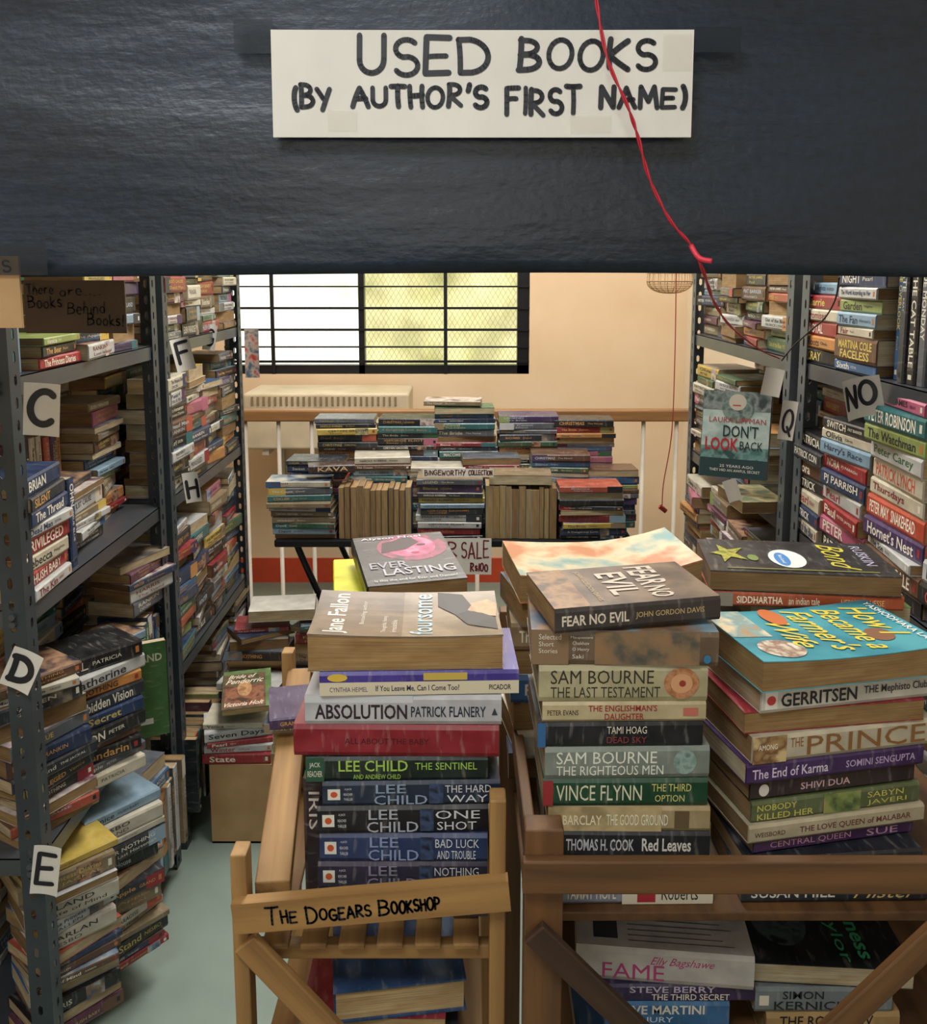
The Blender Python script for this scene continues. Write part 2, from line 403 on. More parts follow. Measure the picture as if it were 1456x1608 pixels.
def xpile(x,y,z,base,rows,grp,where='in a neat pile on a metal shelf',spread=2.5,lean=0):
    cz=z+.0005; d=Vector((sin(base),-cos(base),0)); al=Vector((cos(base),sin(base),0)); dr=0
    for (T,cn,w,tc,L) in rows:
        hx=RAW[cn]; W=R.uniform(.125,.135); dr+=R.gauss(0,.004)+lean
        c=Vector((x,y,0))-d*(W/2+R.gauss(0,.004))+al*dr
        M=Matrix.Translation((c.x,c.y,cz))@Matrix.Rotation(base+radians(R.gauss(0,spread)),4,'Z')
        addbook(M,L,W,T,hx,None,ritems(WORDS_R,hx,L,T,w,tc),label='%s worn paperback %s'%(cn,where),group=grp)
        cz+=T+.0004
    return cz
def standrow(x,y0,y1,z,side,words,grp,vis=1.0,lean=0,Ls=(.175,.2),seq=None):
    y=y0;i=0
    while True:
        T=R.uniform(.018,.035)
        if y+T>y1: break
        L=R.uniform(*Ls); W=R.uniform(.11,.13); off=R.uniform(0,.02)
        if side<0: M=basis((0,0,-1),(-1,0,0),(0,1,0),(x-W/2-off,y,z+L/2+.001))
        else: M=basis((0,0,-1),(1,0,0),(0,-1,0),(x+W/2+off,y+T,z+L/2+.001))
        if seq and i<len(seq):
            cn,w,tc=seq[i]; hx=RAW[cn]
            addbook(M,L,W,T,hx,None,ritems(words,hx,L,T,w,tc),label='%s worn paperback standing upright on a metal shelf'%cn,group=grp)
        else: rbook(M,words,grp,vis,L,W,T,'standing upright on a metal shelf')
        y+=T+.0006;i+=1
# ---------------------------------------------------------------- room
def boxobj(name,x0,x1,y0,y1,z0,z1,mat):
    mb=MB(); mb.box(x0,x1,y0,y1,z0,z1,mat); return mb.obj(name)
struct(boxobj('floor',-1.6,1.6,-1.6,4.95,-.1,0,FLOOR))
struct(boxobj('ceiling',-1.6,1.6,-1.6,4.95,2.9,3.0,CEIL))
struct(boxobj('wall_left',-1.6,-1.45,-1.5,4.72,0,2.9,WALL))
struct(boxobj('wall_right',1.13,1.28,-1.5,4.72,0,2.9,WALLW))
struct(boxobj('wall_front',-1.6,1.6,-1.65,-1.5,0,2.9,simple('grey_wall_paint','#8d8a84',.85)))
BY=4.72
wx0,wx1,wz0,wz1=-1.22,.335,1.10,1.95
mb=MB()
for a in [(-1.6,wx0,0,2.9),(wx1,1.28,0,2.9),(wx0,wx1,0,wz0),(wx0,wx1,wz1,2.9)]:
    mb.box(a[0],a[1],BY,BY+.18,a[2],a[3],WALL)
struct(mb.obj('wall_back'))
struct(boxobj('baseboard_back',-1.45,1.13,BY-.012,BY-.0005,0,.13,RED))
struct(boxobj('baseboard_right',1.118,1.1295,3.0,BY-.013,0,.13,RED))
def glass(name,h,a,k=.9):
    m,nt,b=newmat(name); nt.nodes.remove(b)
    n=noisen(nt,(6,6,5),3)
    tr=nt.nodes.new('ShaderNodeBsdfTransparent'); c=rgb(h)
    mx=mixc(nt,ramp(nt,n.outputs[0],.35,.65),scl(c,k),c); nt.links.new(mx.outputs[2],tr.inputs[0])
    gl=nt.nodes.new('ShaderNodeBsdfGlossy'); gl.inputs['Roughness'].default_value=.1; ms=nt.nodes.new('ShaderNodeMixShader'); ms.inputs[0].default_value=a
    nt.links.new(tr.outputs[0],ms.inputs[1]); nt.links.new(gl.outputs[0],ms.inputs[2])
    nt.links.new(ms.outputs[0],nt.nodes['Material Output'].inputs[0]); return m
win=bpy.data.objects.new('window_1',None); struct(win,Matrix.Translation(((wx0+wx1)/2,BY+.05,wz0)))
fr=MB(); fw=.035
fr.box(wx0,wx1,BY+.02,BY+.09,wz0,wz0+.045,BLACKM); fr.box(wx0,wx1,BY+.02,BY+.09,wz1-.04,wz1,BLACKM)
fr.box(wx0,wx0+fw,BY+.02,BY+.09,wz0,wz1,BLACKM); fr.box(wx1-.06,wx1,BY+.02,BY+.09,wz0,wz1,BLACKM)
fr.box(-.535,-.505,BY+.02,BY+.09,wz0,wz1,BLACKM)
link(fr.obj('window_frame'),win)
gr=MB()
for px in (430,700):
    X=(px-728)/F*4.75; gr.box(X-.009,X+.009,BY+.005,BY+.02,wz0,wz1,BLACKM)
for py,t_ in ((450,.004),(484,.006),(518,.006),(545,.004),(568,.006)):
    z=at(700,py,BY).z; gr.box(wx0,wx1,BY+.006,BY+.018,z-t_,z+t_,BLACKM)
gr.box(wx0,wx1,BY+.006,BY+.018,1.72,1.73,BLACKM)
link(gr.obj('window_grille'),win)
gp=MB(); gp.box(wx0+.03,-.52,BY+.06,BY+.064,wz0+.03,wz1-.03,glass('clear_window_glass','#fafaf2',.04)); link(gp.obj('window_pane'),win)
gp=MB(); gp.box(-.52,wx1-.04,BY+.06,BY+.064,wz0+.03,wz1-.03,glass('faintly_yellowed_window_glass','#e8e4c4',.04,.8)); link(gp.obj('window_pane'),win)
ms=MB(); MESHM=simple('grey_wire_mesh','#b8b49c',.5)
for i in range(-30,60):
    for sgn in (1,-1):
        xa=-.5+i*.026
        z0_,z1_=wz0+.045,wz0+.66
        dx=sgn*(z1_-z0_)*.6; lo,hi=-.503,wx1-.062
        ta=(lo-xa)/dx;tb=(hi-xa)/dx
        t0=max(0,min(ta,tb));t1=min(1,max(ta,tb))
        if t1-t0<.02: continue
        ms.tube([(xa+dx*t0,BY+.045,z0_+(z1_-z0_)*t0),(xa+dx*t1,BY+.045,z0_+(z1_-z0_)*t1)],.0007,MESHM,4)
link(ms.obj('wire_mesh_screen'),win)
# ---------------------------------------------------------------- banner
bm=bannermat()
mb=MB(); nx,nz=90,46; bx0,bx1,bz0,bz1=-.95,.95,1.6,2.32; BYN=1.12
vs=[];fs=[]
def bsurf(x,z):
    f=(z-bz0)/(bz1-bz0)
    return BYN+.010*noise.noise(Vector((x*1.5,z*6,0)))+.004*noise.noise(Vector((x*2.2,z*16,3)))+.01*sin(x*3)*(1-f)
for j in range(nz+1):
    for i in range(nx+1):
        x=bx0+(bx1-bx0)*i/nx; z=bz0+(bz1-bz0)*j/nz
        vs.append((x,bsurf(x,z),z+(.004*sin(x*4+1) -.003*x)*(1-j/nz)))
for j in range(nz):
    for i in range(nx): a=j*(nx+1)+i; fs.append((a,a+1,a+nx+2,a+nx+1))
mb.add(vs,fs,bm); o=mb.obj('cloth_banner',True); 
so=o.modifiers.new('thick','SOLIDIFY'); so.thickness=.003; so.offset=1
ban=top(o,'dark navy leatherette banner hung across the aisle entrance','banner')
mb=MB(); mb.tube([(-1.0,BYN,2.32),(1.0,BYN,2.32)],.014,WOODD,12)
link(mb.obj('hanging_rod'),ban)
for sx in (-.9,.9):
    mb=MB(); mb.tube([(sx,BYN,2.33),(sx,BYN,2.9)],.002,BLACKM,6); link(mb.obj('hanging_cord'),ban)
SY=BYN-.024
def fromrect(px0,px1,py0,py1,Y):
    a=at(px0,py1,Y); b=at(px1,py0,Y); return a.x,b.x,a.z,b.z
def paperobj(w,h,mat,curl=0,n=8):
    mb=MB(); vs=[];fs=[]
    g=lambda u,v: Vector((u, -curl*((u/w*2)**2)+curl*.4*(v/h*2), v))
    for j in range(n+1):
        for i in range(n+1): vs.append(g(-w/2+w*i/n,-h/2+h*j/n))
    for j in range(n):
        for i in range(n): a=j*(n+1)+i; fs.append((a,a+1,a+n+2,a+n+1))
    mb.add(vs,fs,mat)
    return mb,(lambda u,v:g(u,v)+Vector((0,-.0008,0)))
x0,x1,z0,z1=fromrect(430,1090,47,216,SY)
w,h=x1-x0,z1-z0
mb,fn=paperobj(w,h,PAPER,0.002)
mb.box(-w/2,w/2,.0006,.0016,-h/2,h/2,PAPER)
def sx(px): return (px-760)/660*w
def sz(py): return (131.5-py)/169*h
MK=ink('#15171e')
hand(mb,"USED",sx(568),sx(768),sz(114),sz(59),.0062,MK,fn)
hand(mb,"BOOKS",sx(818),sx(1032),sz(108),sz(62),.0062,MK,fn)
hand(mb,"(BY",sx(463),sx(520),sz(170),sz(137),.0056,MK,fn)
hand(mb,"AUTHOR'S",sx(556),sx(767),sz(168),sz(137),.0056,MK,fn)
hand(mb,"FIRST",sx(798),sx(914),sz(180),sz(139),.0056,MK,fn)
hand(mb,"NAME)",sx(946),sx(1079),sz(168),sz(137),.0056,MK,fn)
sg=top(mb.obj('paper_sign'),'white hand-lettered cardboard sign taped to the dark banner','sign',None,Matrix.Translation(((x0+x1)/2,SY,(z0+z1)/2)))
def tapeobj(px0,px1,py0,py1,Y,parent,mat):
    a=fromrect(px0,px1,py0,py1,Y); mb=MB(); mb.box(a[0],a[1],Y,Y+.0002,a[2],a[3],mat); link(mb.obj('tape_strip'),parent)
tapeobj(1092,1165,42,82,SY+.002,sg,TAPE); tapeobj(368,428,30,84,SY+.002,sg,TAPE)
tapeobj(515,560,172,205,SY-.0036,sg,CTAPE); tapeobj(895,960,180,208,SY-.0036,sg,CTAPE); tapeobj(1040,1088,52,110,SY-.0037,sg,CTAPE)
a=fromrect(-30,28,402,515,1.09); w,h=a[1]-a[0],a[3]-a[2]
mb,fn=paperobj(w,h,CARD,0); mb.box(-w/2,w/2,.0006,.004,-h/2,h/2,CARD)
hand(mb,"S",w/2-.018,w/2-.009,h/2-.018,h/2-.005,.0025,MK,fn)
cs=top(mb.obj('cardboard_sign'),'brown cardboard sign taped below the dark banner','sign',None,Matrix.Translation(((a[0]+a[1])/2,1.09,(a[2]+a[3])/2)))
tapeobj(-20,72,382,432,1.086,cs,TAPE)
a=fromrect(52,203,440,522,1.6); w,h=a[1]-a[0],a[3]-a[2]
mb,fn=paperobj(w,h,DCARD,0); mb.box(-w/2,w/2,.0006,.004,-h/2,h/2,DCARD)
def ux(px): return (px-127.5)/151*w
def uz(py): return (481-py)/82*h
hand(mb,"There",ux(56),ux(96),uz(461),uz(446),.0017,MK,fn); hand(mb,"are....",ux(106),ux(165),uz(463),uz(447),.0017,MK,fn)
hand(mb,"Books",ux(58),ux(107),uz(482),uz(464),.0022,MK,fn); hand(mb,"Behind",ux(117),ux(172),uz(491),uz(473),.002,MK,fn); hand(mb,"Books!",ux(146),ux(199),uz(510),uz(493),.0022,MK,fn)
top(mb.obj('cardboard_sign'),'dark brown board with handwriting standing among books','sign',None,Matrix.Translation(((a[0]+a[1])/2,1.575,(a[2]+a[3])/2)))
cm=ink('#b01c30')
mb=MB()
pts=[at(930,-60,1.06),at(938,10,1.06),at(955,95,1.055),at(985,165,1.055),at(1002,215,1.06),at(1020,280,1.065),at(1052,345,1.065),at(1085,385,1.065),at(1106,430,1.07),at(1122,475,1.2),at(1150,515,1.45),at(1195,550,1.8),at(1222,562,1.97),at(1224,563,1.975)]
sp=smoothpts(pts,10)
mb.tube([p+Vector((.0012*sin(i*.5),.0012*cos(i*.5),0)) for i,p in enumerate(sp)],.0012,cm,6)
mb.tube([p-Vector((.0012*sin(i*.5),.0012*cos(i*.5),0)) for i,p in enumerate(sp)],.0012,cm,6)
mb.tube(smoothpts([at(1085,385,1.062),at(1098,405,1.055),at(1118,410,1.05)],4),.003,ink('#d8354a'),8)
top(mb.obj('red_twisted_wire',True),'thin twisted red wire hanging over the sign','wire')
mb=MB()
mb.tube(smoothpts([at(1228,566,1.96),at(1245,545,1.9),at(1272,520,1.8),at(1295,500,1.72),at(1312,470,1.62),at(1318,436,1.55)],8),.0016,ink('#20161a'),6)
top(mb.obj('black_wire',True),'thin black wire looped over the steel rack','wire')
mb=MB()
q0=at(1062,440,3.4)
mb.tube([(q0.x,q0.y,2.9),(q0.x,q0.y,q0.z)]+smoothpts([q0,at(1060,560,3.4),at(1055,680,3.4),at(1042,760,3.4),at(1040,798,3.4)],8)[1:],.002,ink('#8a2226'),6); mb.tube([at(1036,795,3.39),at(1046,803,3.39)],.009,ink('#b02a2a'),8)
top(mb.obj('red_string',True),'thin red string with a knotted end hanging from the ceiling','string')
# ---------------------------------------------------------------- racks
def lpost_mesh(H,mat):
    mb=MB(); fl=.04; pitch=.04; n=int(H/pitch)
    for wall in (0,1):
        for i in range(n):
            z0=i*pitch;z1=z0+pitch;zc=(z0+z1)/2
            rect=[(0,z0),(fl/2,z0),(fl,z0),(fl,zc),(fl,z1),(fl/2,z1),(0,z1),(0,zc)]
            hw,hh=.0045,.011; cx=fl*.55
            octo=[(cx-hw,zc-hh*.6),(cx,zc-hh),(cx+hw,zc-hh*.6),(cx+hw,zc),(cx+hw,zc+hh*.6),(cx,zc+hh),(cx-hw,zc+hh*.6),(cx-hw,zc)]
            P=rect+octo
            vs=[(u,0,z) if wall==0 else (0,u,z) for u,z in P]
            mb.add(vs,[(k,(k+1)%8,8+(k+1)%8,8+k) for k in range(8)],mat)
    return mb.obj('post').data
POSTM={}
def rack(side,xf,depth,y0,y1,levels,H,mat,smat,label):
    e=empty('metal_shelf_rack',(side*(xf+depth/2),(y0+y1)/2,0),label,'shelf','steel book racks along the aisle')
    key=(H,mat.name)
    if key not in POSTM: POSTM[key]=lpost_mesh(H,mat)
    for (yy,fy) in ((y0,1),(y1,-1)):
        for (xx,fx) in ((xf,1),(xf+depth,-1)):
            o=bpy.data.objects.new('post',POSTM[key])
            s=o.modifiers.new('t','SOLIDIFY'); s.thickness=.002
            link(o,e,Matrix.Translation((side*xx,yy,0))@Matrix.Diagonal((side*fx,fy,1,1)))
    for z in levels:
        mb=MB(); xa,xb=sorted((side*(xf+.003),side*(xf+depth-.003)))
        mb.box(xa,xb,y0+.003,y1-.003,z-.002,z,smat)
        for (a,b,c,d) in ((xa,xa+.0015,y0+.003,y1-.003),(xb-.0015,xb,y0+.003,y1-.003),(xa,xb,y0+.003,y0+.0045),(xa,xb,y1-.0045,y1-.003)):
            mb.box(a,b,c,d,z-.034,z,smat)
        link(mb.obj('shelf'),e)
        for yy in (y0,y1):
            for dz in (-.010,-.024):
                b=MB(); s=1 if yy==y0 else -1
                b.tube([(side*(xf+.02),yy-s*.001,z+dz),(side*(xf+.02),yy-s*.008,z+dz)],.006,METALS,6); link(b.obj('bolt'),e)
    return e
LL=[.10,.53,1.01,1.425]; RL=[.10,.60,1.055,1.42]
rack(-1,.78,.42,1.58,2.36,LL,1.72,METAL,METALS,'dark grey slotted-angle steel rack packed with paperbacks')
rack(-1,.78,.42,2.41,3.25,LL,1.72,METAL,METALS,'dark grey slotted-angle steel rack near the window wall')
rack(1,.72,.38,1.18,1.98,RL,1.72,METALR,METALS,'pale grey slotted-angle steel rack packed with paperbacks')
rack(1,.72,.38,2.03,2.93,RL,1.72,METALR,METALS,'pale grey slotted-angle steel rack near the railing')
bl=pi/2; br=-pi/2
BIG=(.018,.044)
def leftpiles(z,ys,hs,grp,vis=1,inset=0,x=-.785,spread=4,rev=.12,turn=0,Tr=(.013,.038)):
    for y,h in zip(ys,hs):
        pile(x,y,z,h,bl-radians(turn),WORDS_SHELF,grp,vis,inset+R.uniform(0,.02),R.uniform(-.001,.0015),spread,rev=rev,Tr=Tr)
u2=[2.52,2.715,2.91,3.12]
g='paperbacks on the top shelf of the rack'
standrow(-.80,1.60,1.69,1.425,-1,WORDS_SHELF,g,1.2,seq=[('pale blue','Blue','#26385a'),('teal','TOTAL','#dcd6c4'),('pale blue','Island','#26262a')])
xpile(-.785,1.80,1.425,bl,[(.022,'red','The Princess Diaries','#dcd6c4',.185),(.022,'black','The Bear','#c89858',.18),(.015,'olive green','Venice','#dcd6c4',.18)],g)
leftpiles(1.425,[1.99,2.18],[.19,.26],g,Tr=BIG)
leftpiles(1.425,[1.80,2.0,2.2],[.2,.22,.24],g,.5,.15)
leftpiles(1.425,u2,[.24,.2,.24,.26],g,Tr=BIG)
g='paperbacks on the upper shelf of the rack'
xpile(-.785,1.70,1.01,bl,[(.024,'white','The Kin','#7c2a2e',.17),(.028,'red','HUSH BABY','#dcd6c4',.175),(.03,'cream','Rebecca','#26262a',.175),(.034,'red','PRIVILEGED','#dcd6c4',.18),(.02,'white','Dead Man','#26385a',.175),(.03,'navy','The Thread','#dcd6c4',.175),(.026,'charcoal','SILENT','#c89858',.18),(.034,'navy','BRIAN','#dcd6c4',.175)],g)
standrow(-.79,1.80,1.875,1.01,-1,WORDS_SHELF,g,1.2,0,(.18,.2),seq=[('black','TRUE BLUE','#b8c4cc'),('navy','OHN','#dcd6c4'),('grey','Tom','#26262a')])
leftpiles(1.01,[1.99],[.17],g,1.2,0.03)
leftpiles(1.01,[2.24],[.31],g,1,.08)
standrow(-.92,1.90,2.12,1.01,-1,WORDS_SHELF,g,1.2,0,(.22,.26))
leftpiles(1.01,[1.72],[.34],g,.5,.17); leftpiles(1.01,[2.26],[.34],g,.5,.21)
leftpiles(1.01,u2,[.34,.33,.28,.35],g,Tr=BIG); leftpiles(1.01,u2,[.35]*4,g,.3,.17)
g='paperbacks on the middle shelf of the rack'
T38=bl-radians(36)
pile(-.80,1.685,.53,.33,T38,WORDS_SHELF,g,1.3,0,0,6)
xpile(-.765,1.835,.53,T38,[(.03,'cream','DEON','#26262a',.19),(.02,'grey','The Apple','#cfc9b8',.2),(.03,'black','The Mandarin','#b88a50',.2),(.016,'brown','VISION','#cfc9b8',.19),(.034,'black','DEON','#cfc9b8',.19),(.03,'navy','The Secret','#b8a458',.2),(.034,'charcoal','A Forbidden Vision','#cfc9b8',.2),(.024,'orange','FEAR NOTHING','#26262a',.2),(.03,'white','Katherine','#26262a',.2),(.036,'black','SAIL','#cfc9b8',.2)],g,spread=7)
pile(-.80,2.07,.53,.24,bl-radians(20),WORDS_SHELF,g,1.2,0.02,0,6)
standrow(-.79,2.19,2.34,.53,-1,WORDS_SHELF,g,1.2,0,(.19,.23))
pile(-.79,2.26,.765,.15,bl-radians(15),WORDS_SHELF,g,1.2,0,0,9)
leftpiles(.53,[1.72,1.91,2.10,2.27],[.40,.42,.40,.42],g,.4,.20)
leftpiles(.53,u2,[.4,.38,.42,.4],g,Tr=BIG); leftpiles(.53,u2,[.4]*4,g,.3,.17)
g='paperbacks on the lowest shelf of the rack'
pile(-.77,1.68,.10,.37,bl-radians(42),WORDS_SHELF,g,1.3,0,.0006,7,rev=.2)
pile(-.725,1.86,.10,.39,bl-radians(36),WORDS_SHELF,g,1.3,0,.0006,8,rev=.2)
standrow(-.74,2.02,2.34,.10,-1,WORDS_SHELF,g,1.2,0,(.2,.24),seq=[('tan','The Hotel','#26262a'),('brown','Venice','#cfc9b8'),('cream','Grand','#26385a'),('navy','HARRIS','#cfc9b8'),('pale blue','EDEN PARADISE','#cfc9b8')])
standrow(-.74,2.43,2.75,.10,-1,WORDS_SHELF,g,1.2,0,(.2,.24))
pile(-.76,2.1,.345,.09,bl-radians(15),WORDS_SHELF,g,1.2,0,0,9)
leftpiles(.10,[1.72,1.92],[.38,.38],g,.4,.22)
leftpiles(.10,[2.90,3.12],[.38,.4],g)
M=Matrix.Translation((-.735,2.02,.545+.117))@Matrix.Rotation(radians(28),4,'Z')@basis((0,0,-1),(1,0,0),(0,-1,0),(0,0,0))
addbook(M,.225,.10,.02,'#39602f',"#dccfb4",[("LELAND",'C1',.1,.9,.80,.88,'#b8b8a0',.02),("RECT",'C1',.35,.65,.14,.2,'#b8b8b0')],label='bright green paperback standing face out on the shelf',group='paperbacks on the middle shelf of the rack',hero=True)
def rightpiles(z,ys,hs,grp,vis=1,inset=0,x=.725,spread=4,words=WORDS_R,rev=.1):
    for y,h in zip(ys,hs):
        pile(x,y,z,h,br,words,grp,vis,inset+R.uniform(0,.02),R.uniform(-.001,.001),spread,rev=rev)
r1=[1.30,1.495,1.69,1.875]; r2=[2.17,2.36,2.56,2.79]
g='paperbacks on the top shelf of the rack'
xpile(.725,1.72,1.42,br,[(.020,'blue','Sixth','#dcd6c4',.17),(.046,'brown','MARTINA COLE','#cdb860',.175),(.018,'cream','Fair','#7c2a2e',.165),(.026,'pale blue','The Fan','#26385a',.17),(.024,'olive green','Garden','#26262a',.165),(.022,'white','The World According to Her','#26385a',.17),(.03,'navy','NIGHT','#dcd6c4',.17)],g)
BOOKS[-6]['items']=[("MARTINA COLE",'S',.1,.9,.52,.86,'#cdb860',.02),("FACELESS",'S',.15,.85,.12,.46,'#cdb860',.02)]
xpile(.73,1.89,1.42,br,[(.03,'black','KRAY','#cdb860',.17),(.026,'orange','Roots','#26262a',.17),(.03,'red','ROYAL','#dcd6c4',.165),(.024,'cream','Promises','#7c2a2e',.17),(.028,'red','Carrie','#cdb860',.17),(.025,'pale blue','Nights','#26385a',.165)],g)
standrow(.735,1.2,1.43,1.42,1,WORDS_R,g,1.3,0,(.19,.225))
standrow(.735,1.435,1.628,1.42,1,WORDS_R,g,1.3,0,(.20,.225),seq=[('grey','STALKERS','#dcd6c4'),('charcoal','FRENCH','#dcd6c4'),('grey','BLUE MONDAY','#dcd6c4'),('black','THE CAT TABLE','#dcd6c4'),('charcoal','KATE','#b8c4cc'),('white','OVERLOOK','#26385a'),('blue','THE OVERLOOK','#cdb860'),('black','SERPENT','#dcd6c4'),('white','PA','#26262a')])
rightpiles(1.42,r2,[.24,.2,.2,.22],g)
g='paperbacks on the upper shelf of the rack'
xpile(.722,1.52,1.055,br,[(.032,'black','PAT BARKER','#dcd6c4',.2),(.036,'brown','PATRICK GALE','#dcd6c4',.2),(.018,'white','The Son','#26262a',.195),(.034,'purple',"Hornet's Nest",'#dcd6c4',.2),(.038,'orange-red','PETER MAY  SNAKEHEAD','#e8e2d0',.205),(.03,'cream','Thursdays','#7c2a2e',.2),(.036,'cream','PATRICK LYNCH','#b84c34',.2),(.032,'white','Peter Carey','#33603f',.2),(.03,'olive green','The Watchman','#26262a',.2),(.034,'teal','PETER ROBINSON','#e8e2d0',.2),(.022,'pink','PETER JAMES','#26262a',.19)],g,spread=3)
xpile(.725,1.31,1.055,br,[(.034,'navy','PATTERSON','#dcd6c4',.19),(.034,'black','GRAHAM','#b84c34',.19),(.036,'white','PHILIPPA','#26262a',.19),(.034,'red','NIGHT','#dcd6c4',.19),(.03,'tan','Paulo','#26262a',.19),(.034,'black','PETER JAMES','#dcd6c4',.19),(.034,'pink','PETER','#dcd6c4',.19)],g)
xpile(.725,1.73,1.055,br,[(.034,'black','PATRICIA','#dcd6c4',.185),(.034,'pink','PETER','#dcd6c4',.19),(.032,'red','Paul','#dcd6c4',.185),(.03,'white','Pearl','#96262c',.185),(.034,'navy','PJ PARRISH','#dcd6c4',.185),(.03,'red','NORA','#dcd6c4',.185),(.03,'pale blue',"Harry's Race",'#26385a',.185),(.02,'cream','Olivia','#26262a',.185),(.022,'black','SWITCH','#dcd6c4',.18)],g,spread=4)
xpile(.725,1.895,1.055,br,[(.03,'cream','Out of the Blue','#26385a',.15),(.03,'navy','PATRICK','#dcd6c4',.155),(.034,'cream','Pearl','#96262c',.15),(.03,'black','PATRICK','#dcd6c4',.155),(.032,'brown','Nora','#dcd6c4',.15),(.03,'charcoal','PATRICK CON','#dcd6c4',.155),(.03,'black','PATRICIA','#dcd6c4',.155)],g,spread=3)
rightpiles(1.055,r2[1:],[.16,.27,.28],g,1,.0); rightpiles(1.055,r2,[.29]*4,g,.4,.16)
pile(.63,2.17,1.057,.058,br,WORDS_R,g,1,0,0,4,rev=.5)
g='paperbacks on the middle shelf of the rack'
rightpiles(.60,r1,[.38,.40,.38,.39],g,1); rightpiles(.60,r2,[.38,.36,.4,.4],g,1,-.02)
M=Matrix.Translation((.655,2.19,1.120+.103))@Matrix.Rotation(radians(-9),4,'X')@Matrix.Rotation(radians(-24),4,'Z')@Matrix.Rotation(radians(4),4,'Y')@basis((0,0,-1),(1,0,0),(0,-1,0),(0,0,0))
addbook(M,.205,.154,.034,'#a9c8c0',"#d2c9b6",[("RECT",'C1',0,1,0,.25,'#16363a'),("RECT",'C1',0,1,.22,.36,art('#3f6e6c','#6c9490','#24484a',30)),("RECT",'C1',0,1,.78,1,art('#4c5a5a','#828c8a','#2c3a3c',30)),("DISC",'C1',.28,.76,.64,.99,art('#54645e','#7d8f88','#3a4a48',40)),("DISC",'C1',.38,.64,.78,.97,'#b8b0a0'),("RECT",'C1',.44,.56,.83,.845,'#a8343a'),("LAURA LIPPMAN",'C1',.10,.94,.635,.695,'#a03438',.0),("DON'T",'C1',.32,.84,.47,.61,'#14262c',.01),("LOOK",'C1',.06,.56,.31,.46,'#a81828',.02),("BACK",'C1',.58,.92,.33,.43,'#101c22',.0),("25 YEARS AGO",'C1',.3,.8,.12,.15,'#d8d8d0'),("THEY HID AN AWFUL SECRET",'C1',.15,.9,.07,.1,'#d8d8d0')],label='pale teal paperback standing face out with red title',group='face-out paperbacks',hero=True,artm=art('#9ab4ae','#b4c4be','#88a29c',14),spine='#2c4a4c')
# ---------------------------------------------------------------- table
TY0,TY1=2.92,3.58
te=empty('folding_table',(-.02,3.25,0),'black folding table loaded with paperback piles','table')
tb=at(435,845,TY0).x,at(990,845,TY0).x
mb=MB(); mb.box(tb[0]-.01,tb[1]+.01,TY0,TY1,.725,.75,BLACKM); o=mb.obj('table_top'); bevel(o,.005); link(o,te)
for yy in (TY0+.05,TY1-.05):
    for s in (-1,1):
        mb=MB(); xc=(tb[0]+tb[1])/2; xa=xc+s*.52
        mb.tube(smoothpts([(xa,yy,.725),(xa-s*.05,yy,.6),(xa-s*.30,yy,.012)],6),.011,BLACKM,10); link(mb.obj('leg',True),te)
for s in (-1,1):
    mb=MB(); xc=(tb[0]+tb[1])/2; xa=xc+s*.23
    mb.tube([(xa,TY0+.05,.04),(xa,TY1-.05,.04)],.01,BLACKM,8); link(mb.obj('crossbar',True),te)
g='paperbacks on the folding table'
wh='in a pile on the table'
def tpile(pxc,ytop,Yf,zb=.75,words=WORDS_T,vis=1.1,spread=2.5,inset=0,Lr=(.188,.2)):
    x=(pxc-CX)/F*(Yf+.12); zt=at(pxc,ytop,Yf).z
    return pile(x,Yf,zb,zt-zb,0,words,g,vis,inset,R.uniform(-.0006,.0006),spread,wh,.12,Lr,(.012,.026))
for px,yt in ((483,752),(706,750),(930,756)): tpile(px,yt,TY0+.01,vis=1.4,Lr=(.2,.215))
for px,yt in ((500,722),(592,712),(686,728),(778,716),(872,705),(950,728)): tpile(px,yt,TY0+.135,Lr=(.185,.196))
for px,yt in ((548,648),(641,650),(731,640),(822,645),(915,652)): tpile(px,yt,TY0+.265,Lr=(.203,.213))
tpile(712,624,TY0+.275,at(712,638,TY0+.265).z,Lr=(.19,.2))
for px in (600,700,850): tpile(px,655,TY0+.41,vis=.3)
def ttand(px0,px1):
    x=(px0-CX)/F*(TY0+.17); xe=(px1-CX)/F*(TY0+.17)
    while x<xe-.012:
        T=R.uniform(.014,.026); L=R.uniform(.16,.178)
        M=basis((0,0,1),(0,-1,0),(1,0,0),(x,TY0+.06+R.uniform(0,.01),.751+L/2))
        p=pal(); addbook(M,L,.108,T,p[0],R.choice(["#a88c60","#94784f","#b29a6e"]),[],label='%s paperback standing with page edges out on the table'%p[1],group=g,vis=1.3); x+=T+.0006
ttand(537,652); ttand(762,872)
pile((815-CX)/F*3.1,TY0+.005,.93,.05,0,WORDS_T,g,1.3,0,0,6,wh,.9,(.2,.21))
M=Matrix.Translation(((524-CX)/F*3.1,TY0+.07,at(522,747,TY0).z))@Matrix.Rotation(radians(10),4,'Z')
addbook(M,.15,.06,.026,'#3a2620',"#c2a676",[("KAVA",'S',.2,.85,.25,.8,'#c8b088',.01)],label='dark brown paperback lying on the blue pile',group=g,hero=True)
def strip(px0,px1,py0,py1,Y,label,lw,matp=PAPER,rows=None):
    a=fromrect(px0,px1,py0,py1,Y); w,hh=a[1]-a[0],a[3]-a[2]
    mb,fn=paperobj(w,hh,matp,0.001)
    for (t,u0,u1,v0,v1,hc) in rows: hand(mb,t,-w/2+u0*w,-w/2+u1*w,-hh/2+v0*hh,-hh/2+v1*hh,lw,ink(hc),fn)
    return top(mb.obj('paper_sign'),label,'sign',None,Matrix.Translation(((a[0]+a[1])/2,Y,(a[2]+a[3])/2)))
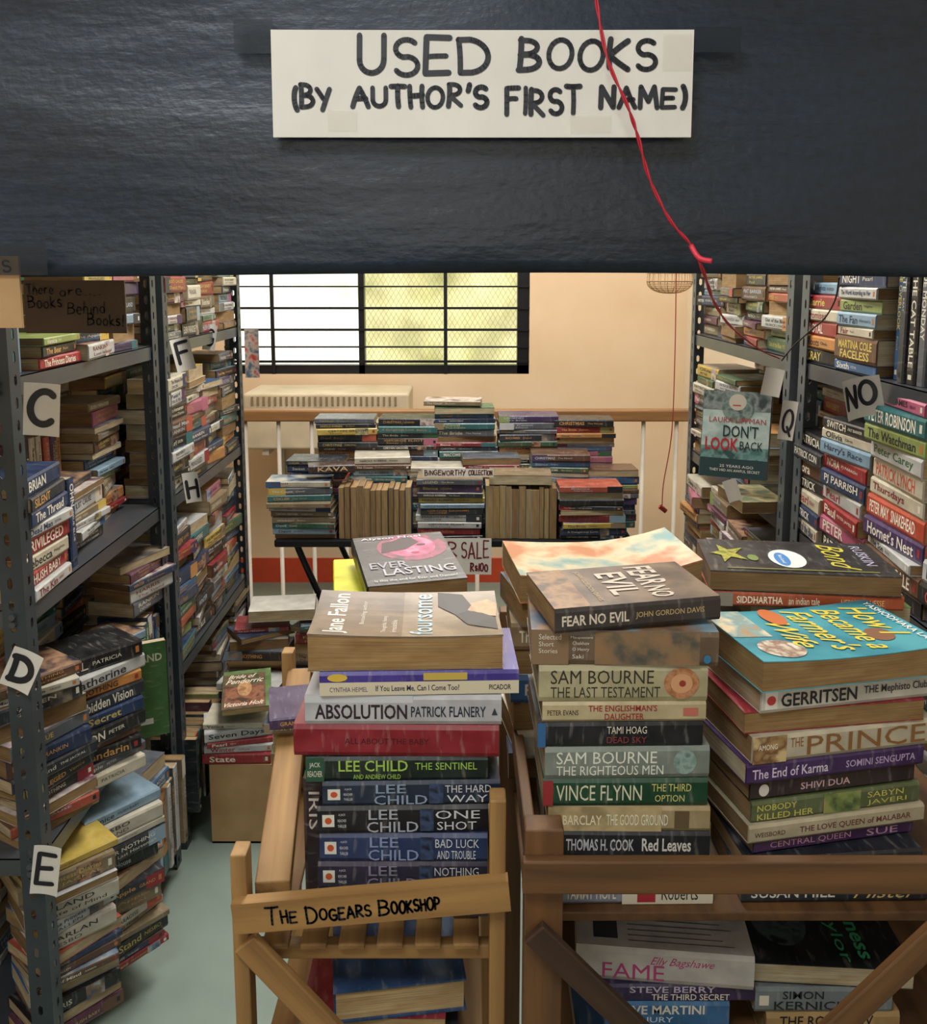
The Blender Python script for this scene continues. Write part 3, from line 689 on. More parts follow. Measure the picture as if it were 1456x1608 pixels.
strip(664,775,736,749,TY0-.006,'white hand-lettered strip on the edge of the book piles',.0028,rows=[("BINGEWORTHY",.03,.6,.25,.8,'#5a1f24'),("COLLECTION",.65,.98,.25,.8,'#5a1f24')])
strip(655,772,845,902,TY0-.02,'white paper price sign with hand-drawn red lettering',.005,rows=[("FOR",.09,.53,.52,.88,'#7a2230'),("SALE",.60,.96,.45,.9,'#7a2230'),("Rs100",.72,.95,.1,.30,'#7a2230')])
strip(800,862,853,864,TY0-.012,'small brown tag with handwriting on the table edge',.0022,matp=CARD,rows=[("BROWSE",.05,.6,.2,.8,'#15171e'),("ME",.68,.93,.2,.8,'#15171e')])
# ---------------------------------------------------------------- railing
RY=3.92
re_=empty('railing',(0,RY,0),'wooden-topped railing with thin white metal balusters','railing')
mb=MB(); mb.box(-1.44,1.12,RY-.03,RY+.03,.985,1.035,simple('brown_handrail_wood','#9a7046',.45,0,.2,(3,40,40))); o=mb.obj('handrail'); bevel(o,.008,3); link(o,re_)
for i in range(18):
    X=-1.36+i*.142
    mb=MB(); mb.tube([(X,RY,.0),(X,RY,.99)],.009,WHITEM,8); link(mb.obj('baluster',True),re_)
mb=MB(); mb.box(-1.44,1.12,RY-.012,RY+.012,.10,.125,WHITEM); link(mb.obj('bottom_rail'),re_)
ae=empty('air_conditioner',(-.66,4.5,.72),'cream slatted air conditioner unit under the window','appliance')
a=fromrect(384,642,618,706,4.3); ACW=simple('cream_plastic','#d2c4a8',.5)
mb=MB(); mb.box(a[0],a[1],4.3,4.66,a[2],a[3],ACW); o=mb.obj('body'); bevel(o,.012,3); link(o,ae)
mb=MB(); n=26
for i in range(n):
    X=a[0]+.04+(a[1]-a[0]-.08)*i/n; mb.box(X,X+.010,4.294,4.299,a[3]-.055,a[3]-.015,ink('#8a7558'))
link(mb.obj('vent_grille'),ae)
for s in (0,1):
    X=a[0]+.08 if s==0 else a[1]-.1
    mb=MB(); mb.box(X,X+.03,4.32,4.719,a[2]-.03,a[2],WHITEM); mb.box(X,X+.03,4.69,4.719,a[2]-.25,a[2]-.03,WHITEM); link(mb.obj('wall_bracket'),ae)
c=at(1052,442,3.6)
le=empty('pendant_lamp',c,'woven cane pendant lamp shade hanging near the wall','lamp')
mb=MB(); CANE=simple('woven_cane','#b59468',.7)
for j in range(9):
    ph=pi/2*j/8; r=.085*cos(ph*.95)+.002
    for zz in (c.z-.045*sin(ph),c.z+.16*sin(ph)): mb.tube([(c.x+r*cos(2*pi*k/20),c.y+r*sin(2*pi*k/20),zz) for k in range(21)],.0018,CANE,5)
for k in range(20):
    t=2*pi*k/20
    for q in (-.045,.16):
        mb.tube([(c.x+(.085*cos(pi/2*j/8*.95)+.002)*cos(t),c.y+(.085*cos(pi/2*j/8*.95)+.002)*sin(t),c.z+q*sin(pi/2*j/8)) for j in range(9)],.0015,CANE,4)
link(mb.obj('lamp_shade',True),le)
mb=MB(); mb.tube([(c.x,c.y,c.z+.15),(c.x,c.y,2.9)],.003,BLACKM,6); link(mb.obj('cord'),le)
# ---------------------------------------------------------------- carts
def board(name,p0,p1,w,t,mat,parent,side=None,bev=.002):
    p0=Vector(p0);p1=Vector(p1); d=(p1-p0); Ln=d.length; x=d.normalized()
    s=Vector(side) if side else (Vector((0,1,0)) if abs(x.y)<.8 else Vector((1,0,0)))
    y=(s-x*s.dot(x)).normalized(); z=x.cross(y)
    M=basis(x,y,z,(p0+p1)/2)
    mb=MB(); mb.box(-Ln/2,Ln/2,-t/2,t/2,-w/2,w/2,mat); o=mb.obj(name)
    if bev: bevel(o,bev)
    return link(o,parent,M)
ce=empty('wooden_book_cart',(-.12,1.24,0),'light wooden slatted book cart piled with paperbacks','cart')
CL,CR,CN,CF=-.25,.038,.96,1.54
FLx,FRx=-.305,.038
for (x,y,zt,w_) in ((CL,CN,.965,.018),(CR,CN,1.03,.018),(FLx,CF,.955,.02),(FRx,CF,.955,.02)):
    board('post',(x,y,0.001),(x,y,zt),w_,.028,WOODL,ce)
p0=at(368,1437,.94);p1=at(800,1400,.94)
d=(p1-p0);Ln=d.length
x=d.normalized(); y=Vector((0,1,0)); z=x.cross(y); Ms=basis(x,y,z,(p0+p1)/2)
mb=MB(); mb.box(-Ln/2,Ln/2,-.008,.008,-.018,.018,WOODB)
fn=lambda u,v: Vector((u,-.0087,v))
def bx(px): return (px-585)/434*Ln
hand(mb,"T",bx(420),bx(440),-.009,.011,.0025,MK,fn); hand(mb,"HE",bx(444),bx(468),-.008,.006,.0025,MK,fn)
hand(mb,"D",bx(484),bx(500),-.010,.010,.0025,MK,fn); hand(mb,"OGEARS",bx(505),bx(584),-.009,.005,.0025,MK,fn)
hand(mb,"B",bx(597),bx(613),-.009,.010,.0025,MK,fn); hand(mb,"OOKSHOP",bx(617),bx(692),-.008,.006,.0025,MK,fn)
link(mb.obj('sign_board'),ce,Ms)
board('side_rail',(-.218,CN+.012,.905),(-.285,CF-.01,.915),.022,.040,WOODL,ce)
board('side_rail',(CR,CN+.01,.905),(FRx,CF,.90),.036,.014,WOODL,ce)
board('end_rail',(FLx,CF,.90),(FRx,CF,.90),.036,.016,WOODL,ce)
for i in range(6):
    X=CL+.035+i*(CR-CL-.07)/5
    board('slat',(X,CN+.0,.842),(X-.02+i*.004,CF-.01,.842),.030,.008,WOODL,ce,side=(0,0,1))
for yy in (CN+.018,CN+.28,CF-.02): board('cross_rail',(CL,yy,.828),(CR,yy,.828),.018,.016,WOODL,ce)
board('lower_shelf',((CL+CR)/2-.005,CN+.02,.652),((CL+CR)/2,CF-.02,.652),.27,.012,WOODL,ce,side=(0,0,1))
for yy in (CN,CF): board('cross_rail',(CL,yy,.635),(CR,yy,.635),.024,.016,WOODL,ce)
board('brace',at(385,1478,.945),at(385,1478,.945)+Vector((.25,0,-.30)),.030,.012,WOODL,ce)
ce2=empty('wooden_book_cart',(.38,1.26,0),'brown-stained wooden book cart piled high with paperbacks','cart')
DL,DR,DN,DF=.087,.69,.935,1.62
for (x,y,zt) in ((DL,DN,1.012),(DR,DN,1.012),(DL,DF,1.0),(DR,DF,1.0)):
    board('post',(x,y,0.001),(x,y,zt),.042,.03,WOODD,ce2)
board('end_rail',(DL-.024,DN-.022,.965),(DR+.02,DN-.022,.965),.038,.014,WOODD,ce2)
board('end_rail',(DL-.02,DF,.925),(DR+.02,DF,.925),.042,.016,WOODD,ce2)
for xx in (DL-.008,DR): board('side_rail',(xx,DN+.02,.935),(xx,DF-.02,.915),.042,.014,WOODD,ce2)
BED=.868
board('shelf_board',((DL+DR)/2,DN+.05,BED-.0065),((DL+DR)/2,DF-.02,BED-.0065),.59,.012,WOODD,ce2,side=(0,0,1))
LT=.655
board('shelf_board',((DL+DR)/2,DN+.02,LT-.007),((DL+DR)/2,DF-.02,LT-.007),.59,.012,WOODD,ce2,side=(0,0,1))
board('brace',at(838,1462,.905),at(838,1462,.905)+Vector((.23,0,-.24)),.028,.012,WOODX,ce2)
board('brace',at(1480,1452,.905)+Vector((.03,0,.03)),at(1480,1452,.905)+Vector((-.23,0,-.26)),.028,.012,WOODD,ce2)
# ---- hero stacks
W_='#d0c9b8';K_='#1a1a1e'
def hstack(Y,rows,z0,grp):
    z=z0
    for r in rows:
        (px0,px1,py0,py1,c,items,lab)=r[:7]; o=r[7] if len(r)>7 else {}
        T=at(px0,py0,Y).z-at(px0,py1,Y).z
        if o.get('T'): T=o['T']
        ym=(py0+py1)/2; xa=at(px0,ym,Y).x; xb=at(px1,ym,Y).x
        L=(xb-xa); W=o.get('W',.128); rz=radians(o.get('rz',R.uniform(-1.5,1.5)))
        if o.get('pages'): rz+=pi
        M=Matrix.Translation(((xa+xb)/2,Y+W/2+o.get('dy',0),z))@Matrix.Rotation(rz,4,'Z')
        addbook(M,L,W,T,c,o.get('page'),items,spine=o.get('spine'),hard=o.get('hard',False),label=lab,group=grp,hero=True,name=o.get('name','paperback_book'),warp=o.get('warp'),artm=o.get('art'))
        z+=T+.0006
    return z
def child(t1,t2,h1='#a0a4ae',h2='#c4c6c8',tab='#d0ccc0'):
    return [("RECT",'S',0.03,.1,.28,.72,tab),("DISC",'S',.045,.085,.38,.62,'#b8502a'),("A JACK",'S',.125,.165,.66,.76,h2,0),("REACHER",'S',.12,.17,.46,.56,h2,0),("THRILLER",'S',.12,.17,.26,.36,h2,0),("RECT",'S',.60,.68,.1,.9,art('#262a36','#3a4a6a','#1a1c24',40)),("LEE",'S',.30,.47,.54,.9,h1,.005),("CHILD",'S',.29,.59,.08,.46,h1,.005),(t1,'S',.69,.95,.54,.84,h2,0),(t2,'S',.70,.93,.14,.44,h2,0)]
gA='paperbacks piled on the wooden cart'
zbase=at(620,1395,1.0).z
skin=art('#a07850','#b88e66','#8a6240',30)
rows=[(498,766,1380,1415,'#3a4250',[("LEE CHILD",'S',.2,.6,.2,.8,W_)],'grey thriller paperback at the bottom of the pile',{'T':zbase-.8505-.001}),
(500,765,1352,1395,'#2a2038',child("NOTHING","TO LOSE",'#7f7a8c'),'dark purple thriller paperback in the cart pile'),
(503,766,1308,1352,'#2c3a5e',child("BAD LUCK","AND TROUBLE",'#7f8cb0'),'dark blue thriller paperback in the cart pile'),
(497,765,1265,1308,'#15161b',child("ONE","SHOT"),'black thriller paperback in the cart pile'),
(505,783,1227,1265,'#1f2a3e',child("THE HARD","WAY",'#8292a8'),'midnight blue thriller paperback in the cart pile',{'rz':1.5}),
(480,765,1190,1227,'#142019',[("RECT",'S',0,.1,0,1,'#264c36'),("JACK",'S',.02,.08,.55,.8,W_),("REACHER",'S',.01,.09,.2,.45,W_),("LEE CHILD",'S',.18,.56,.42,.88,'#94b850',.01),("AND ANDREW CHILD",'S',.26,.52,.1,.3,'#94b850'),("THE SENTINEL",'S',.6,.94,.48,.78,'#94b850')],'black and green thriller paperback in the cart pile'),
(463,785,1141,1190,'#841c26',[("ALL ABOUT THE BABY",'S',.25,.66,.40,.58,'#3c0a10')],'red cloth hardback book in the cart pile',{'hard':1,'name':'hardback_book','page':'#d2bd92','W':.14,'rz':-1}),
(480,788,1095,1141,'#b4b4b6',[("RECT",'S',.0,.55,.75,1,'#bcbec0'),("ABSOLUTION",'S',.05,.52,.2,.70,'#2c1c24',.02),("PATRICK FLANERY",'S',.54,.92,.28,.64,'#1c2230',.01),("TRI",'S',.95,.98,.35,.6,'#303438')],'pale grey paperback with bold dark title',{'W':.14}),
(500,812,1058,1095,'#443688',[("RECT",'S',.0,1,.03,.58,'#c6bca2'),("CYNTHIA HEIMEL",'S',.05,.24,.18,.38,'#40305a'),("If You Leave Me, Can I Come Too?",'S',.28,.70,.16,.44,'#2a2440',.01),("PICADOR",'S',.85,.96,.2,.42,'#1c1c22',.01),("DISC",'S',.04,.14,.62,.95,'#c8a83e'),("RECT",'S',.52,.74,.64,.95,'#b8a048')],'purple and cream paperback in the cart pile',{'rz':2,'W':.125}),
(480,787,1012,1058,'#84705a',[("RECT",'C3',0,1,.52,1,art('#584534','#6a543e','#483828',12)),("RECT",'C3',0,1,0,.52,art('#746350','#84725c','#645442',12)),("Jane Fallon",'C3',.06,.94,.80,.93,'#dcd4c4',.01),("Bestselling author",'C3',.3,.8,.72,.75,'#c8c0b0'),("Thoughtful, funny,",'C3',.1,.5,.60,.63,'#c8c0b0'),("irresistible",'C3',.1,.4,.55,.58,'#c8c0b0'),("foursome",'C3',.05,.95,.36,.48,'#9cb4bc',.01),
 (((.1,0),(.4,.0),(.62,.35),(.95,.55),(1,1),(.7,1),(.5,.7),(.25,.5)),'C3',.05,.98,.02,.33,'#1e1a1a'),(((0,.1),(.5,0),(.7,.3),(.55,.9),(.3,1),(.1,.6)),'C3',.45,.98,.0,.17,skin)],'tan worn paperback with curled cover on the pile',{'rz':182,'page':'#a88858','W':.148,'warp':lambda x,y,z:(.004*(y*y)+.003*x*x+.002*x)*z})]
z=hstack(1.0,rows,.8505,gA)
M=basis((0,0,-1),(0,1,0),(1,0,0),(-.19,1.085,.8515+.08))
addbook(M,.16,.12,.026,'#2a1e22','#b8966a',[("IRIS",'S',.1,.4,.25,.75,'#b8b0a4')],label='dark paperback wedged upright beside the pile',group=gA,hero=True)
gB='paperbacks piled on the dark wooden cart'
def sb(t,hc,dc): return [("SAM BOURNE",'S',.07,.68,.48,.86,hc,.0),(t,'S',.07,.72,.12,.42,hc,.0),("DISC",'S',.78,.92,.12,.9,dc)]
zb1=at(0,1345,1.0).z
rows=[
(880,1118,1400,1425,'#7a7c88',[("RECT",'S',.4,1,0,1,'#c4bca6'),("TAMMY HOPE",'S',.03,.36,.25,.8,W_,.01),("RECT",'S',.5,.62,.1,.9,'#96262c'),("Roberts",'S',.66,.9,.2,.8,K_)],'grey paperback at the bottom of the pile',{'T':.027,'W':.12}),
(872,1110,1400,1425,'#2a2a30',[],'black paperback low in the pile',{'T':zb1-BED-.0295,'W':.12}),
(868,1115,1303,1345,'#15151b',[("THOMAS H. COOK",'S',.09,.52,.28,.72,'#c0c0c4',.02),("Red Leaves",'S',.57,.88,.28,.76,'#d8d4cc',.02)],'black paperback with white lettering in the pile'),
(862,1115,1265,1303,'#a08e66',[("RECT",'S',.0,.7,.0,1,art('#a08e66','#b4a074','#8c7c56',20)),("BARCLAY",'S',.09,.33,.25,.65,'#dcd0ac',.01),("THE GOOD GROUND",'S',.36,.74,.25,.7,'#dcd8c0'),("RECT",'S',.78,.87,.15,.85,'#5a4a30')],'yellow-cream worn paperback in the pile'),
(852,1110,1222,1265,'#1c442c',[("VINCE FLYNN",'S',.08,.6,.22,.78,'#ccc8ac',.0),("THE THIRD",'S',.66,.9,.55,.82,'#c4bc70'),("OPTION",'S',.68,.86,.18,.42,'#c4bc70'),("RECT",'S',.0,.06,.05,.95,'#8f2d30')],'dark green thriller paperback in the pile'),
(853,1112,1173,1222,'#7a8278',sb("THE RIGHTEOUS MEN",'#d4d8c8',art('#6f8a80','#8aa096','#5a7068',60)),'silver-green thriller paperback in the pile',{'W':.13}),
(842,1102,1135,1173,'#141519',[("RECT",'S',0,.05,0,1,'#2f5a88'),("TAMI HOAG",'S',.42,.66,.54,.84,W_,.0),("DEAD SKY",'S',.42,.66,.16,.42,'#80343a',.0)],'black thriller paperback in the pile'),
(850,1107,1104,1135,'#b4a680',[("PETER EVANS",'S',.03,.22,.36,.62,'#3a2a20',.01),("THE ENGLISHMAN'S",'S',.28,.70,.54,.86,'#902222',.01),("DAUGHTER",'S',.38,.62,.12,.44,'#902222',.01),("RECT",'S',.86,.95,.3,.7,'#b06454')],'thin cream paperback with red title in the pile'),
(845,1110,1048,1104,'#a8a07c',[("SAM BOURNE",'S',.07,.68,.5,.88,'#2f2a20',.0),("THE LAST TESTAMENT",'S',.07,.72,.12,.42,'#2f2a20'),("DISC",'S',.74,.95,.08,.95,art('#98623c','#b0805c','#80502c',60)),("DISC",'S',.78,.91,.24,.78,'#c09068'),("DISC",'S',.83,.87,.42,.6,'#8a3020')],'cream thriller paperback with sun emblem in the pile',{'W':.13}),
(838,1130,995,1048,'#5f4a38',[("RECT",'S',0,.2,0,1,'#7c644a'),("RECT",'S',.34,.9,0.02,.98,art('#4a4a44','#7c664c','#8a6a4a',25)),("Selected",'S',.04,.16,.74,.90,W_),("Short",'S',.04,.12,.54,.68,W_),("Stories",'S',.04,.14,.34,.48,W_),("Maupassant",'S',.21,.33,.76,.86,W_),("Chekhov",'S',.22,.31,.6,.7,W_),("O Henry",'S',.22,.31,.4,.52,W_),("Saki",'S',.22,.28,.2,.32,W_),("DISC",'S',.92,.96,.1,.35,'#2f6a90')],'thick paperback of stories with painted brown cover',{'art':art('#3a4a5a','#8a6a4a','#7ba0b0'),'W':.14,'rz':-2,'spine':'#665440'}),
]
z=hstack(1.0,rows,BED+.0005,gB)
M=Matrix.Translation((.186,1.066,z+.004))@Matrix.Rotation(radians(10),4,'Z')@Matrix.Rotation(radians(-1.2),4,'Y')
addbook(M,.195,.130,.028,'#46413e',"#94784e",[("FEAR NO EVIL",'S',.04,.44,.28,.72,'#d0c4b0',.02),("JOHN GORDON DAVIS",'S',.48,.9,.34,.64,'#b09868',.01),("RECT",'C3',0,1,0,.22,art('#5a4030','#8a6848','#3a2c24',25)),("FEAR",'C3',.08,.60,.62,.80,'#b4a898',.02),("NO",'C3',.64,.92,.62,.76,'#b4a898',.02),("EVIL",'C3',.2,.8,.40,.58,'#b4a898',.02),("JOHN GORDON DAVIS",'C3',.1,.9,.28,.32,'#a08868')],label='worn brown thriller paperback on top of the pile',group=gB,hero=True,artm=art('#2e2722','#52443a','#705f4e'),spine='#36302e')
def cstack(rows,cx,cy,z,base,grp):
    for (L,W,T,c,items,lab,o) in rows:
        M=Matrix.Translation((cx+o.get('dx',0),cy+o.get('dy',0),z+o.get('dz',0)))@Matrix.Rotation(radians(o.get('tilt',0)),4,'X')@Matrix.Rotation(radians(base+o.get('rz',0))+(pi if o.get('pages') else 0),4,'Z')
        addbook(M,L,W,T,c,o.get('page'),items,spine=o.get('spine'),hard=o.get('hard',False),label=lab,group=grp,hero=True,name=o.get('name','paperback_book'),warp=o.get('warp'),artm=o.get('art'))
        z+=T+.0006
    return z
rows=[
(.22,.13,.027,'#20242c',[("SUSAN HILL",'S',.05,.5,.25,.75,'#c8c4b8',.01),("~Mister",'S',.6,.95,.2,.8,'#b8a060')],'dark paperback at the bottom of the pile',{'dx':.0,'dy':-.037,'rz':-11}),
(.22,.13,.022,'#20242c',[],'black paperback low in the pile',{'dy':-.02,'rz':-6}),
(.215,.13,.016,'#4a2a58',[("CENTRAL QUEEN",'S',.1,.6,.25,.8,'#c898ac'),("SUE",'S',.7,.9,.25,.8,'#c0a0b0')],'purple paperback low in the pile',{}),
(.235,.14,.023,'#b0a588',[("WEISBORD",'S',.03,.2,.34,.6,'#5a3a2a',.01),("THE LOVE QUEEN of MALABAR",'S',.28,.92,.28,.66,'#6a3a34',.01)],'cream paperback with brown lettering in the pile',{}),
(.225,.13,.026,'#55603c',[("RECT",'S',.42,.64,.02,.98,art('#3a4a2a','#7a8a4a','#a08a5a',30)),("NOBODY",'S',.03,.26,.54,.84,'#bcb458',.01),("KILLED HER",'S',.03,.36,.12,.42,'#bcb458',.01),("SABYN",'S',.68,.90,.55,.84,'#bcb458',.0),("JAVERI",'S',.68,.92,.14,.44,'#bcb458',.0)],'mottled green paperback in the pile',{'spine':'#55603c'}),
(.22,.125,.024,'#2a1c1e',[("SHIVI DUA",'S',.3,.6,.3,.66,'#c0a0a4',.01),("DISC",'S',.05,.11,.18,.82,'#ccc4b8')],'black paperback with pale lettering in the pile',{'dx':-.004}),
(.235,.14,.026,'#3e2456',[("The End of Karma",'S',.03,.45,.25,.72,'#ccc0d0',.01),("SOMINI SENGUPTA",'S',.55,.95,.32,.66,'#b09cbc',.01)],'deep purple paperback in the pile',{'dx':-.006}),
(.24,.14,.033,'#b8ae96',[("RECT",'S',0.0,.18,0,1,art('#a08458','#6a4a30','#c8b080',30)),("AMONG",'S',.03,.13,.5,.7,'#e8e0c8'),("THE",'S',.2,.27,.5,.85,'#8a5a28',.0),("PRINCE",'S',.29,.95,.16,.86,'#80582e',.0)],'thick cream paperback with brown title',{'dx':.002}),
(.23,.14,.026,'#8c1f2c',[],'red-backed book with its page edges facing out',{'pages':1,'page':'#9c7e50','dx':-.006,'rz':-3}),
(.225,.135,.033,'#c6c2b8',[("RECT",'S',.02,.09,.15,.8,'#dcd8d0'),("DISC",'S',.03,.08,.3,.65,'#c03a3a'),("GERRITSEN",'S',.11,.55,.2,.70,K_,.02),("THE Mephisto Club",'S',.59,.97,.3,.68,'#2a2a30',.01)],'white thriller paperback with bold black title',{'dx':.004}),
(.24,.158,.033,'#3f98aa',[("RECT",'C1',0,.55,0,.22,art('#a88a64','#7a9a9a','#d0c0a0',25)),("DISC",'C1',.55,.8,.70,.84,'#7a5236'),("DISC",'C1',.62,.95,.06,.30,art('#c8bca8','#8a6a5a','#d8d0c0',40)),("~How I",'C1',.10,.75,.78,.92,'#d0bc40',.01),("~Became a",'C1',.08,.92,.62,.75,'#d0bc40',.01),("~Farmer's",'C1',.06,.9,.44,.59,'#d0bc40',.01),("~Wife",'C1',.3,.8,.27,.40,'#d0bc40',.01),("YASHODHARA LAL",'C1',.08,.92,.935,.975,'#dcd8d0',.01),("DISC",'C1',.0,.35,.3,.42,'#b8622e')],'teal novel with yellow lettering on the pile',{'pages':1,'page':'#9c7e50','dx':.004,'dy':-.006,'warp':lambda x,y,z:.005*x*x*z,'art':art('#2c7484','#3c8a98','#4e9aa4',10),'spine':'#3f98aa'})]
cstack(rows,.436,1.105,BED+.0005,12,gB)
cn_=['red','navy','cream','green','tan','white','grey']; hx=[RAW[n_] for n_ in cn_]
rows=[(.2,.13,.0358,hx[i],ritems(WORDS_SHELF,hx[i],.2,.03),cn_[i]+' paperback in the pile on the cart',{'rz':R.uniform(-5,5),'pages':i%2}) for i in range(7)]
rows+=[(.215,.14,.030,'#6a8a44',[],'green-covered book with pale page edges facing out',{'pages':1,'page':'#bcb090','dx':.035,'dy':.004}),
(.255,.15,.020,'#b0522c',[("SIDDHARTHA",'S',.14,.38,.25,.75,'#f0e0c0',.02),("an indian tale",'S',.41,.57,.25,.75,'#f0e0c0'),("HERMANN HESSE",'S',.68,.90,.3,.7,'#e8c080'),("RECT",'S',0,.12,.02,.98,'#8a8070')],'brown and orange paperback near the pile top',{'spine':'#a8502c','rz':-2}),
(.250,.155,.028,'#1c1b20',[("RUSKIN",'C1',.1,.7,.87,.93,'#a8a0b8'),("~Bond",'C1',.08,.85,.68,.82,'#c0b430',.0),("DISC",'C1',.30,.85,.36,.56,'#d0d4d0'),("DISC",'C1',.4,.8,.39,.47,'#3a78b4'),("Best Loved",'C1',.48,.72,.42,.44,'#e8e8e8'),
 (((.5,.0),(.62,.3),(1,.3),(.7,.55),(.85,1),(.5,.72),(.15,1),(.3,.55),(0,.3),(.38,.3)),'C1',.2,.75,.04,.24,art('#6a7828','#a8a040','#4a5624',50)),("DISC",'C1',.5,.68,.24,.30,'#6a7a3a'),("RECT",'C1',.90,.93,.1,.9,'#6a6a30')],'black paperback with yellow title and round blue sticker',{'pages':1,'page':'#846842','rz':-4,'dx':.0})]
cstack(rows,.470,1.282,BED+.0005,-3,gB)
nm2=['navy','cream','brown','blue','white','tan','grey']; hx2=[RAW[n_] for n_ in nm2]
rows=[(.215,.13,.0395,hx2[i],ritems(WORDS_SHELF,hx2[i],.2,.03),nm2[i]+' paperback in the pile on the cart',{'rz':R.uniform(-8,8),'pages':(i+1)%2,'page':'#907448','dx':-.012}) for i in range(7)]
rows+=[(.26,.17,.034,'#c8b090',[("RECT",'C0',0,1,0,1,art('#5f8a88','#bcae8c','#a86840',11))],'large worn paperback with colourful cover curling open',{'pages':1,'page':'#9c7e50','art':art('#5f8f98','#c8b890','#b06c48',9),'warp':lambda x,y,z:(.014*max(0,-x)**2+.006*x*x)*z,'dx':.012})]
cstack(rows,.187,1.335,BED+.0005,6,gB)
rows=[(.19,.12,.0372,hx2[i],ritems(WORDS_SHELF,hx2[i],.2,.03),nm2[i]+' paperback in the pile on the light cart',{'rz':R.uniform(-6,6)+(-90 if i>3 else 0),'page':'#9a7c50','dx':R.uniform(-.01,.01)}) for i in range(7)]
pink=art('#8a2050','#b03a6c','#c86a8c',40)
rows+=[(.235,.178,.014,'#c8c81e',[],'bright yellow softcover book under a black novel',{'rz':-82,'dx':-.024,'dy':.0}),
(.20,.147,.029,'#222024',[("DISC",'C1',.22,.98,.42,.99,art('#5a1a3a','#8a2450','#2a1420',30)),("DISC",'C1',.32,.86,.50,.94,pink),(((0,0),(.6,.1),(1,.5),(.8,1),(.4,.7),(.1,.6)),'C1',.25,.7,.62,.97,'#2a1018'),("DISC",'C1',.56,.66,.56,.60,'#8a1a3a'),("DISC",'C1',.66,.76,.72,.76,'#3a1424'),("Alyson Noel",'C1',.08,.75,.90,.96,'#c8c0c8',.01),("EVER",'C1',.08,.48,.30,.42,'#8c8890',.01),("LASTING",'C1',.2,.94,.16,.29,'#a09ca4',.01),("Is this the end for Ever and Damen?",'C1',.08,.92,.05,.09,'#b8b8b8')],'black paperback with pink portrait on top of the pile',{'rz':-77,'page':'#94784e','tilt':4.5,'dz':.008})]
cstack(rows,-.088,1.398,.8505,0,gA)
pile(-.20,1.30,.8505,.12,0.1,WORDS_SHELF,gA,1,0,0,6,'in a pile on the cart',.4)
M=basis((0,0,1),(0,1,0),(-1,0,0),(.124,1.17,BED+.101))
addbook(M,.2,.12,.02,'#15161b','#b8966a',[],label='black paperback wedged upright between piles',group=gB)
rows=[
(905,1150,1600,1640,'#27405a',[("THE JURY",'S',.1,.6,.3,.8,W_)],'blue paperback on the lower tier',{'T':.024}),
(950,1145,1558,1602,'#3a6a94',[("STEVE MARTINI",'S',.05,.8,.52,.88,W_,.02),("THE JURY",'S',.12,.55,.14,.42,'#c8d8e8')],'blue thriller paperback on the lower tier',{'T':.034,'W':.12,'rz':0}),
(940,1185,1525,1560,'#33264a',[("STEVE BERRY",'S',.2,.75,.55,.92,'#b8b0c0',.01),("THE THIRD SECRET",'S',.34,.84,.12,.48,W_,.01)],'purple thriller paperback on the lower tier',{'T':.023,'W':.12,'rz':0}),
(915,1190,1480,1545,'#bab6ae',[("~Elly Bagshawe",'S',.42,.78,.5,.8,'#a83a70'),("FAME",'S',.15,.5,.1,.55,'#a83a70',.0),("RECT",'C0',.1,.24,.1,.4,'#30343a')]+[("RECT",'C0',.3,.9-.06*(i%3),.08+i*.07,.092+i*.07,'#6a6864') for i in range(8)],'thick white paperback with pink lettering on lower tier',{'T':.045,'rz':-6,'W':.135}),
]
hstack(1.03,rows,LT+.0005,'paperbacks on the lower tier of the cart')
rows=[
(1200,1410,1590,1640,'#a88a5a',[("THE ROMANOV",'S',.1,.8,.60,.92,K_,.01),("PROPHECY",'S',.1,.65,.18,.50,K_,.01)],'tan thriller paperback on the lower tier',{'T':.044,'W':.12,'rz':1}),
(1185,1400,1545,1590,'#727c80',[("SIMON",'S',.2,.5,.54,.86,'#20242a',.01),("KERNICK",'S',.14,.68,.12,.46,'#20242a',.01),("RECT",'S',.03,.1,.3,.7,W_)],'grey thriller paperback on the lower tier',{'T':.034,'W':.12,'rz':0}),
(1185,1440,1500,1545,'#1a1f22',[("The",'C1',.1,.3,.84,.9,'#3fa878'),("Business",'C1',.08,.9,.70,.80,'#3fa878',.02),("Taylor",'C1',.2,.95,.56,.66,'#3fa878',.0),("DISC",'C1',.2,.8,.1,.45,art('#2f3a3c','#4a5658','#14181a',40))],'large black book with green lettering on the lower tier',{'T':.026,'W':.16,'rz':176}),
]
hstack(1.03,rows,LT+.0005,'paperbacks on the lower tier of the cart')
for x in (.20,.42): pile(x,1.26,LT,.14,0,WORDS_SHELF,'paperbacks on the lower tier of the cart',.6,0,0,5,'on the lower tier')
rows=[(480,720,1590,1640,'#26282e',[],'black paperback on the lower tier',{'T':.032}),
(470,700,1560,1600,'#7a1f26',[],'dark red paperback on the lower tier',{'T':.026,'pages':1,'page':'#b89c6c'}),
(512,722,1500,1572,'#2a4468',[],'blue hardback with its page edges facing out',{'T':.042,'rz':8,'pages':1,'hard':1,'name':'hardback_book','page':'#c0a678','W':.13})]
hstack(1.0,rows,.6585,'books on the lower tier of the light cart')
